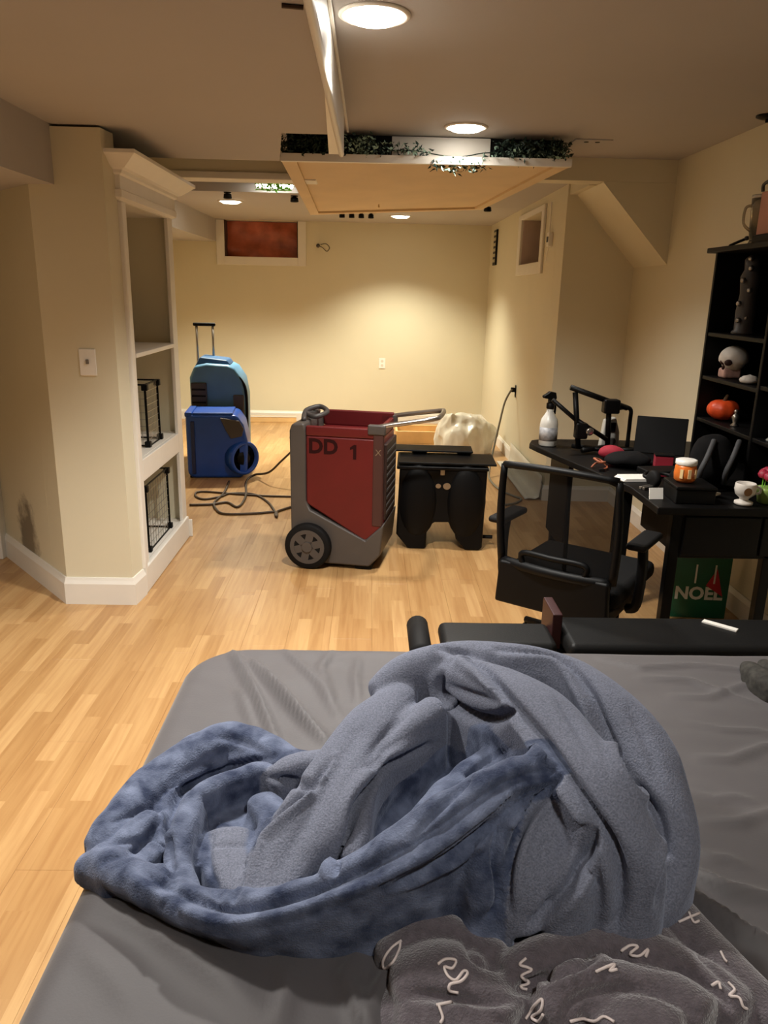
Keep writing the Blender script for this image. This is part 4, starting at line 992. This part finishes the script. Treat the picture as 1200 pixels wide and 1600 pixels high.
MB().tube(spline([back_pt(-.55, .02), back_pt(-.55, .14), back_pt(0, .15), back_pt(.55, .14), back_pt(.55, .02)], 5), .012, 8).build('lumbar_bar', M_BLACK, ch, smooth=True)
MB().box(-.25, .25, -.25, .24, .355, .43).build('seat', mat('black_seat_fabric', (12, 12, 13), 0.8, var=0.2, scale=60, bump=0.2, bscale=300), ch, bevel=0.03, seg=3)
MB().box(-.23, .23, -.275, .20, .30, .36).build('seat_pan', M_BLACK, ch, bevel=0.015)
MB().prism([(-.235, .30), (.235, .30), (.225, .48), (-.225, .48)], -.305, -.27, 'y').build('rear_shell', M_BLACK, ch, bevel=0.012)
for s_ in (-1, 1):
    MB().tube(spline([(s_*.25, -.12, .33), (s_*.285, -.13, .36), (s_*.292, -.13, .50), (s_*.285, -.13, .60)], 5), [.02]*16, 8).build('arm_post', M_BLACK, ch, smooth=True)
    MB().box(s_*.285-.038, s_*.285+.038, -.23, .0, .60, .628).build('arm_pad', M_RUB, ch, bevel=0.012)
MB().lathe([(.045, .27), (.045, .30)], 14).build('tilt_box', M_BLACK, ch)
MB().lathe([(.028, .07), (.028, .18), (.02, .18), (.02, .28)], 14).build('gas_column', M_BLACKM, ch)
for k in range(5):
    a = k*2*PI/5+.3; u = Vector((math.cos(a), math.sin(a), 0))
    MB().tube([u*.03+Vector((0, 0, .10)), u*.27+Vector((0, 0, .075))], [.024, .016], 8).build('base_arm', M_BLACK, ch, smooth=True)
    MB().lathe([(.02, -.018), (.027, -.012), (.027, .012), (.02, .018)], 14, u*.27+Vector((0, 0, .027)), 'x').build('caster', M_RUB, ch, smooth=True)
    MB().tube([u*.27+Vector((0, 0, .05)), u*.27+Vector((0, 0, .08))], .007, 6).build('caster_stem', M_BLACKM, ch)

# ------------------------------------------------------------------ weight bench behind the bed
wbn = thing('weight_bench', 'black padded weight bench with foam leg roller behind the foot of the bed', 'bench', (.75, 2.28, 0))
MB().box(-.51, -.145, -.10, .07, .40, .455).build('seat_pad', M_VINYL, wbn, bevel=0.022, seg=3)
MB().box(-.115, .72, -.12, .11, .40, .462).build('back_pad', M_VINYL, wbn, bevel=0.022, seg=3)
MB().box(-.45, .68, -.025, .025, .35, .40).build('frame_rail', M_BLACKM, wbn, bevel=0.004)
for x in (-.36, .55):
    MB().box(x-.025, x+.025, -.025, .025, .04, .36).build('upright', M_BLACKM, wbn, bevel=0.004)
    MB().box(x-.025, x+.025, -.20, .20, 0, .045).build('foot_bar', M_BLACKM, wbn, bevel=0.004)
MB().box(-.15, -.118, -.02, .13, .35, .52).build('adjust_post', mat('dark_red_black_post', (48, 14, 14), 0.5), wbn, bevel=0.004)
MB().tube([(-.50, 0, .375), (-.58, 0, .36)], .018, 8).build('roller_arm', M_BLACKM, wbn)
MB().lathe([(.025, -.115), (.036, -.105), (.036, .105), (.025, .115)], 18, (-.575, .0, .42), 'y').build('foam_roller', M_RUB, wbn, smooth=True)
MB().tube([(-.575, -.14, .42), (-.575, .14, .42)], .010, 8).build('roller_axle', M_STEEL, wbn)
mb = MB(); Mt = Matrix.Translation((.42, .035, .4655)) @ Matrix.Rotation(math.radians(-42), 4, 'Z')
mb.box(-.055, .055, -.012, .012, -.003, .002, Mt).build('white_tag', M_PLATE, wbn)

# ------------------------------------------------------------------ gift bag under the desk
gb = thing('gift_bag', 'green paper gift bag reading NOEL on the floor under the desk', 'bag', (1.62, 3.50, 0), math.radians(-4))
M_GREEN = mat('green_glossy_paper', (18, 92, 62), 0.35, var=0.1)
mb = MB(); w, d, h = .135, .055, .31
vs = [(-w, -d, 0), (w, -d, 0), (w, d, 0), (-w, d, 0), (-w, -d, h), (w, -d, h), (w*.98, d*.8, h), (-w*.98, d*.8, h), (-w, 0, 0), (-w*.88, -d*.1, h), (w, 0, 0), (w*.88, -d*.1, h)]
mb.add(vs, [(0, 1, 5, 4), (2, 3, 7, 6), (0, 4, 9, 8), (8, 9, 7, 3), (1, 10, 11, 5), (10, 2, 6, 11), (0, 8, 3, 2, 10, 1)])
o = mb.build('paper_body', M_GREEN, gb); sm = o.modifiers.new('s', 'SOLIDIFY'); sm.thickness = .0015
M_BAGW = mat('white_print', (226, 226, 216), 0.5, var=0.03); M_BAGR = mat('red_print', (178, 30, 40), 0.5, var=0.05)
put_text('NOEL', .088, gb, (-.005, -d-.0012, .125), PI/2, 0, M_BAGW, bold=.003)
MB().prism([(.0, .0), (.085, -.055), (.045, .085)], -d-.0022, -d-.0006, 'y').build('printed_hat', M_BAGR, gb, loc=(.025, 0, .17))
for x, z0_, z1_ in ((-.028, .18, .275), (.062, .18, .275)): MB().box(x-.004, x+.004, -d-.003, -d-.0012, z0_, z1_).build('printed_candle', M_BAGW, gb)
MB().tube(spline([(-.05, -d*.5, .30), (-.045, -d*.6, .345), (0, -d*.7, .355), (.045, -d*.6, .345), (.05, -d*.5, .30)], 5), .003, 6).build('handle', M_GREEN, gb, smooth=True)

# ------------------------------------------------------------------ things on the desk
DZ = .739
sp_ = thing('spray_bottle', 'translucent white spray bottle with black trigger head at the desk tip', 'bottle', (.945, 3.98, DZ), math.radians(20))
M_HDPE = mat('milky_bottle_plastic', (206, 204, 196), 0.35, var=0.04)
MB().lathe([(.042, 0), (.047, .006), (.047, .115), (.042, .14), (.026, .165), (.018, .18), (.017, .20)], 22).build('bottle_body', M_HDPE, sp_, smooth=True)
MB().lathe([(.0475, .03), (.0475, .10)], 22).build('printed_label', mat('grey_label', (150, 150, 152), 0.5, var=0.4, scale=40), sp_, smooth=True)
MB().lathe([(.02, .195), (.022, .20), (.022, .222), (.018, .225)], 16).build('collar', M_BLACK, sp_, smooth=True)
MB().prism([(-.05, .262), (-.045, .25), (-.012, .245), (-.012, .222), (.016, .222), (.028, .25), (.022, .278), (-.01, .285), (-.03, .272)], -.013, .013, 'y').build('trigger_head', M_BLACK, sp_, bevel=0.004)
MB().tube([(.02, 0, .24), (.03, 0, .20), (.028, 0, .165)], .006, 6).build('trigger', M_BLACK, sp_, smooth=True)
ds = thing('tripod_stand', 'folded black metal stand with angled bars on the desk, behind the chair', 'stand', (1.1, 3.82, DZ))
def bar(p, q, r, name='bar', m=M_BLACKM):
    p, q = Vector(p), Vector(q); MB().tube([p, q], r, 8).build(name, m, ds, smooth=True)
bar((-.185, 0, .262), (.02, .0, .10), .011); bar((-.10, 0, .325), (.20, .02, .225), .014, 'upper_bar')
bar((-.075, 0, .30), (-.035, 0, .02), .014, 'post'); bar((.10, 0, .25), (.12, .02, .02), .014, 'post'); bar((-.05, 0, .16), (.10, -.02, .07), .012, 'brace')
bar((-.03, -.06, .02), (.14, .06, .02), .013, 'foot'); bar((-.05, .06, .02), (.12, -.06, .02), .013, 'foot')
MB().box(.07, .15, -.03, .03, .20, .27).build('clamp', M_BLACK, ds, bevel=0.008)
MB().box(-.06, .00, -.03, .03, .07, .15).build('clamp', M_BLACK, ds, bevel=0.008)
MB().lathe([(.012, 0), (.02, -.03), (.014, -.034)], 12, (.0, -.03, .115), 'y').build('knob', M_STEEL, ds, smooth=True)
st = thing('phone_arm', 'black inverted-L arm with pale gadget beside the folded stand', 'stand', (1.345, 3.91, DZ))
MB().lathe([(.05, 0), (.05, .01), (.02, .016)], 18).build('base', M_BLACK, st, smooth=True)
MB().tube(spline([(0, 0, .01), (.0, 0, .15), (-.002, 0, .205), (-.03, 0, .218), (-.075, 0, .212)], 5), .011, 8).build('arm', M_BLACK, st, smooth=True)
gd = thing('desk_gadget', 'pale grey gadget with black lens standing under the inverted-L arm', 'gadget', (1.255, 3.94, DZ))
MB().prism([(-.05, 0), (.05, 0), (.045, .09), (.02, .165), (-.035, .15)], -.025, .025, 'y').build('housing', mat('pale_grey_plastic', (176, 174, 166), 0.4), gd, bevel=0.008)
MB().box(-.03, .02, -.034, -.024, .09, .14).build('lens', M_BLACK, gd, bevel=0.004)
MB().lathe([(.02, 0), (.016, -.01)], 14, (.01, -.025, .04), 'y').build('dial', M_DGREY, gd)
mn = thing('laptop', 'black open laptop tilted back on the desk below the bookcase', 'laptop', (1.40, 3.62, DZ), math.radians(-22))
MB().box(-.12, .12, -.11, .09, 0, .018).build('keyboard_base', M_BLACK, mn, bevel=0.004)
Mx = Matrix.Translation((0, .09, .018)) @ Matrix.Rotation(math.radians(-18), 4, 'X')
MB().box(-.12, .12, -.006, .006, 0, .185, Mx).build('screen', M_BLACK, mn, bevel=0.004)
def soft(name, c, rx, ry, rz, m, label, cat, seed=0, amp=.25, up=True):
    mb = MB().ell((0, 0, rz*.95), rx, ry, rz, 24, 14)
    for v in mb.v: v += (v-Vector((0, 0, rz*.95)))*amp*mnoise.noise(v*14+Vector((seed, 0, 0)))
    for v in mb.v: v.z = max(v.z, 0)
    return tag(mb.build(name, m, smooth=True, loc=c), label, cat)
M_REDC = mat('crimson_cloth', (150, 24, 44), 0.8, var=0.2); M_DARKC = mat('black_cloth', (14, 13, 14), 0.9, var=0.3, scale=40)
soft('red_cloth', (1.18, 3.655, DZ), .07, .05, .035, M_REDC, 'crumpled crimson cloth beside the laptop', 'cloth', 2)
soft('black_cloth', (1.215, 3.50, DZ), .11, .09, .035, M_DARKC, 'crumpled black cloth on the desk in front of the laptop', 'cloth', 5)
bk = thing('red_black_case', 'flat black case with dark red band lying in front of the laptop', 'case', (1.33, 3.33, DZ), math.radians(8))
MB().box(-.11, .09, -.06, .06, 0, .03).build('case_body', M_BLACK, bk, bevel=0.006)
MB().box(-.09, .07, -.062, -.058, .008, .022).build('red_band', M_REDC, bk)
kb = thing('paper_stack', 'small stack of white papers at the desk edge behind the chair', 'papers', (1.165, 3.235, DZ), math.radians(6))
for i in range(3): MB().box(-.075+.006*i, .075-.004*i, -.045, .05, .004*i, .0038+.004*i).build('sheet', M_PLATE, kb)
pn = thing('cable_tangle', 'small tangle of orange and brown cable at the desk edge', 'cable', (1.06, 3.44, DZ))
MB().tube(spline([(-.03, 0, .006), (.0, .03, .02), (.03, .0, .03), (.0, -.03, .035), (-.02, .01, .045), (.02, .03, .03), (.035, -.02, .01), (.0, -.05, .006)], 6), .005, 6).build('loop', mat('orange_brown_cable', (150, 84, 56), 0.6, var=0.3, scale=40), pn, smooth=True)
MB().box(-.012, .012, -.065, -.045, 0, .012).build('plug', M_BLACK, pn, bevel=0.002)
wc = thing('white_card', 'small white card leaning at the near desk edge', 'card', (1.135, 2.90, DZ), math.radians(5))
Mx = Matrix.Rotation(math.radians(-14), 4, 'X')
MB().box(-.028, .028, -.002, .002, 0, .045, Mx).build('card', M_PLATE, wc); MB().box(-.02, .02, .0, .03, 0, .003).build('stand', M_BLACK, wc)
bx_ = thing('black_box', 'black storage box at the near desk edge under the pumpkin jar', 'box', (1.265, 2.90, DZ), math.radians(-3))
MB().box(-.075, .075, -.07, .09, 0, .055).build('box_body', M_BLACKW, bx_, bevel=0.004); MB().box(-.078, .078, -.073, .093, .055, .068).build('lid', M_BLACKW, bx_, bevel=0.004)
M_ORANGE = mat('orange_ceramic', (214, 112, 40), 0.35, var=0.2, scale=30)
mg = thing('pumpkin_jar', 'orange patterned jar with white rim on the black box', 'jar', (1.245, 2.92, DZ+.0685))
MB().lathe([(.030, 0), (.040, .01), (.043, .035), (.040, .062), (.036, .07)], 24).build('jar_body', M_ORANGE, mg, smooth=True)
MB().lathe([(.038, .068), (.041, .072), (.041, .088), (.035, .09)], 24).build('rim', M_PLATE, mg, smooth=True)
for k in range(3):
    a = -PI/2-.7+.7*k; MB().box(-.006, .006, -.003, .003, .02, .055).build('painted_motif', mat('cream_motif', (238, 206, 150), 0.5), mg, loc=(.042*math.cos(a), .042*math.sin(a), 0)).rotation_euler = (0, 0, a+PI/2)
br = thing('paint_brush', 'small pale brush lying beside the pumpkin jar', 'brush', (1.36, 2.93, DZ+.004), math.radians(35))
MB().tube([(-.06, 0, .006), (.03, 0, .006)], .005, 8).build('handle', M_PALE, br, smooth=True); MB().box(.03, .065, -.008, .008, .001, .011).build('bristles', mat('cream_bristle', (220, 206, 180), 0.8), br, bevel=0.002)
bp = thing('backpack', 'dark grey backpack with curved straps slumped before the bookcase', 'bag', (1.44, 3.13, DZ))
mb = MB().ell((0, 0, .105), .10, .085, .115, 24, 14)
for v in mb.v:
    v += (v-Vector((0, 0, .1)))*.12*mnoise.noise(v*12); v.z = max(v.z, 0)
mb.build('bag_body', M_DARKC, bp, smooth=True)
M_STRAP = mat('charcoal_webbing', (62, 62, 64), 0.7, var=0.15)
for dx in (-.055, .05): MB().tube(spline([(dx-.02, -.07, .03), (dx-.035, -.11, .09), (dx-.01, -.10, .15), (dx+.03, -.05, .205)], 5), .011, 8).build('strap', M_STRAP, bp, smooth=True)
M_BONE = mat('bone_white', (214, 206, 196), 0.55, var=0.12, scale=20); M_CHERRY = mat('raspberry_red', (170, 40, 66), 0.5, var=0.25, scale=40)
cu = thing('white_mug', 'white footed mug with brown emblem on the near right of the desk', 'mug', (1.455, 2.845, DZ))
MB().lathe([(.030, 0), (.034, .003), (.034, .012), (.016, .018), (.018, .026), (.034, .04), (.040, .06), (.038, .082), (.036, .085), (.034, .08)], 24).build('cup', M_BONE, cu, smooth=True)
MB().lathe([(.016, 0), (.014, .003)], 16, (-.008, -.0405, .058), 'y').build('emblem', mat('brown_emblem', (120, 80, 40), 0.5), cu)
MB().tube(spline([(.036, 0, .07), (.058, 0, .066), (.058, 0, .046), (.034, 0, .042)], 5), .005, 8).build('handle', M_BONE, cu, smooth=True)
fp = thing('flower_pot', 'red flowers in a green pot at the right edge of the desk', 'flowers', (1.555, 2.87, DZ))
MB().lathe([(.026, 0), (.032, .004), (.040, .05), (.042, .062), (.036, .062)], 20).build('pot', mat('lime_ceramic', (150, 176, 92), 0.4, var=0.2), fp, smooth=True)
rg2 = random.Random(5)
for k in range(9):
    a = k*2.4; r_ = .038*math.sqrt(k/9); c = (r_*math.cos(a), r_*math.sin(a), .105+.02*(1-k/9))
    mb = MB().ell((0, 0, 0), .021, .021, .018, 12, 8)
    for v in mb.v: v += v*.35*mnoise.noise(v*90+Vector((k, 0, 0)))
    f_ = mb.build('flower', M_CHERRY, fp, smooth=True, loc=c)
    MB().tube([(0, 0, -.06), (0, 0, -.008)], .002, 5).build('stalk', M_LIME, f_)

# ------------------------------------------------------------------ things on the bookcase
def on(x, y, z): return (x, y, DZ+z+.0005)
bs1 = thing('dark_statue', 'tall dark figurine with silver studs on the top bookcase shelf', 'figurine', on(1.63, 3.42, .615))
MB().lathe([(.048, 0), (.05, .01), (.04, .02), (.042, .10), (.035, .17), (.042, .24), (.03, .27), (.034, .31), (.012, .335)], 18).build('figure', M_DGREY, bs1, smooth=True)
for k, (dx, z) in enumerate(((-.012, .06), (.02, .07), (-.02, .13), (.018, .185), (-.015, .225), (.012, .275), (.005, .315))):
    MB().ell((dx-.03, -.03, z), .012, .012, .012, 10, 7).build('stud', M_STEEL, bs1, smooth=True)
sk = thing('skull_figurine', 'white and pink skull figurine on the middle bookcase shelf', 'figurine', on(1.63, 3.47, .42))
mb = MB().ell((0, 0, .085), .062, .068, .058, 24, 16)
for v in mb.v:
    if v.z < .07: v.x *= .86; v.y *= .86
mb.build('cranium', M_BONE, sk, smooth=True)
MB().box(-.05, .03, -.035, .035, .0, .045).build('jaw', mat('pinkish_bone', (190, 150, 138), 0.6, var=0.2, scale=30), sk, bevel=0.012, seg=3)
for s_ in (-1, 1): MB().ell((-.045, -.028+s_*.022, .072), .018, .013, .014, 12, 8).build('eye_socket', mat('socket_brown', (62, 34, 30), 0.8), sk, smooth=True)
MB().ell((-.055, -.028, .05), .008, .007, .011, 8, 6).build('nose_hollow', MATS['socket_brown'], sk, smooth=True)
sh = thing('shell_ornament', 'small pale shell ornament beside the skull figurine', 'ornament', on(1.60, 3.24, .42))
MB().lathe([(.012, 0), (.034, .006), (.04, .018), (.026, .032), (.01, .036)], 16).build('shell', M_BONE, sh, smooth=True)
for k in range(5): MB().tube([(0, 0, .036), (.036*math.cos(k*1.25), .036*math.sin(k*1.25), .02)], .004, 6).build('rib', M_BONE, sh, smooth=True)
pk = thing('pumpkin', 'orange pumpkin ornament on the lowest bookcase shelf', 'pumpkin', on(1.63, 3.50, .225))
mb = MB().ell((0, 0, .05), .068, .068, .05, 40, 14)
for v in mb.v:
    a = math.atan2(v.y, v.x); f = 1+.07*abs(math.cos(a*4.5)); v.x *= f; v.y *= f
    if v.z > .085: v.z -= .012*(1-min(1, math.hypot(v.x, v.y)/.05))
mb.build('pumpkin_flesh', mat('pumpkin_orange', (226, 78, 30), 0.45, var=0.15, scale=20), pk, smooth=True)
MB().tube(spline([(0, 0, .085), (.004, 0, .10), (.014, .004, .115)], 4), [.009, .009, .008, .008, .008, .008, .008, .007, .006], 8).build('stem', mat('brown_stem', (86, 62, 34), 0.8), pk, smooth=True)
so = thing('silver_ornament', 'little silver ornament beside the orange pumpkin', 'ornament', on(1.61, 3.33, .225))
MB().lathe([(.016, 0), (.018, .004), (.008, .014), (.014, .03), (.016, .042), (.006, .056)], 14).build('body', M_STEEL, so, smooth=True)
MB().ell((0, 0, .064), .010, .010, .010, 10, 8).build('finial', M_STEEL, so, smooth=True)
tk = thing('glass_tankard', 'tall clear glass tankard on top of the bookcase', 'glass', (1.64, 3.44, DZ+.983))
M_GLASS = mat('smoky_glass', (196, 188, 172), 0.08, var=0.03, trans=0.85)
MB().lathe([(.034, 0), (.038, .004), (.030, .02), (.036, .06), (.040, .15), (.042, .20), (.038, .20), (.034, .15), (.026, .03), (.004, .026)], 22).build('glass', M_GLASS, tk, smooth=True)
MB().lathe([(.0425, .19), (.0425, .20), (.04, .204)], 22).build('rim_band', M_STEEL, tk, smooth=True)
MB().tube(spline([(-.036, 0, .16), (-.065, 0, .15), (-.066, 0, .09), (-.034, 0, .06)], 5), .006, 8).build('handle', M_GLASS, tk, smooth=True)
pb = thing('pink_box', 'terracotta pink box in a black tray on top of the bookcase', 'box', (1.66, 3.24, DZ+.983))
MB().box(-.09, .09, -.11, .10, 0, .035).build('tray', M_BLACK, pb, bevel=0.005); MB().box(-.08, .08, -.10, .09, .035, .20).build('carton', mat('terracotta_card', (186, 132, 112), 0.7, var=0.08), pb, bevel=0.004)
MB().tube(spline([(-.085, .07, .20), (-.09, .06, .225), (-.085, .02, .235)], 4), .007, 6).build('ribbon', M_DGREY, pb, smooth=True)
dr = thing('twig', 'small dark twig ornament beside the glass tankard', 'ornament', (1.60, 3.53, DZ+.983))
MB().tube(spline([(-.02, .03, .006), (0, 0, .02), (.03, -.02, .035)], 4), .006, 6).build('stem', M_BLACKM, dr, smooth=True)
MB().ell((.03, -.02, .036), .012, .012, .01, 8, 6).build('bud', M_DGREY, dr, smooth=True)
for k, (y, lab) in enumerate(((2.97, 'pale silver figurine on the near bookcase shelf, left of its twin'), (2.88, 'pale silver figurine on the near bookcase shelf, right of its twin'))):
    f_ = thing('silver_figurine', lab, 'figurine', on(1.60, y, .225), group='silver figurines on the near shelf')
    MB().lathe([(.026, 0), (.028, .006), (.018, .014), (.024, .05), (.018, .07), (.010, .078)], 16).build('body', mat('pewter', (168, 170, 164), 0.4, metal=0.3, var=0.2, scale=50), f_, smooth=True)
    MB().ell((0, 0, .092), .019, .019, .02, 14, 10).build('head', MATS['pewter'], f_, smooth=True)
pt = thing('pink_triangle_box', 'raspberry pink cone-shaped box on the near upper shelf', 'box', on(1.61, 2.93, .435))
MB().lathe([(.045, 0), (.045, .006), (.012, .085), (.004, .09)], 3).build('cone', M_CHERRY, pt); MB().lathe([(.047, 0), (.047, .012)], 3).build('trim', M_BONE, pt)

hs = thing('headset', 'black headset lying on the desk beside the papers', 'headset', (1.245, 3.12, DZ), math.radians(20))
MB().tube(spline([(-.06, 0, .03), (-.055, .06, .035), (0, .09, .04), (.055, .06, .035), (.06, 0, .03)], 5), .008, 8).build('headband', M_BLACK, hs, smooth=True)
for s_ in (-1, 1): MB().lathe([(.03, -.014), (.036, -.006), (.036, .010), (.028, .016)], 16, (s_*.06, -.005, .036), 'x').build('ear_cup', M_RUB, hs, smooth=True)
gv = thing('silver_multitool', 'small silver multitool lying in front of the headset', 'tool', (1.165, 3.075, DZ), math.radians(35))
for s_ in (-1, 1): MB().box(-.045, .045, s_*.008-.006, s_*.008+.006, 0, .012).build('handle_half', M_STEEL, gv, bevel=0.002)
rb = thing('red_box', 'small dark red box standing behind the flat black case', 'box', (1.37, 3.47, DZ), math.radians(-12))
MB().box(-.04, .04, -.03, .03, 0, .06).build('carton', M_REDC, rb, bevel=0.003); MB().box(-.042, .042, -.032, .032, .06, .068).build('lid', M_BLACK, rb, bevel=0.002)
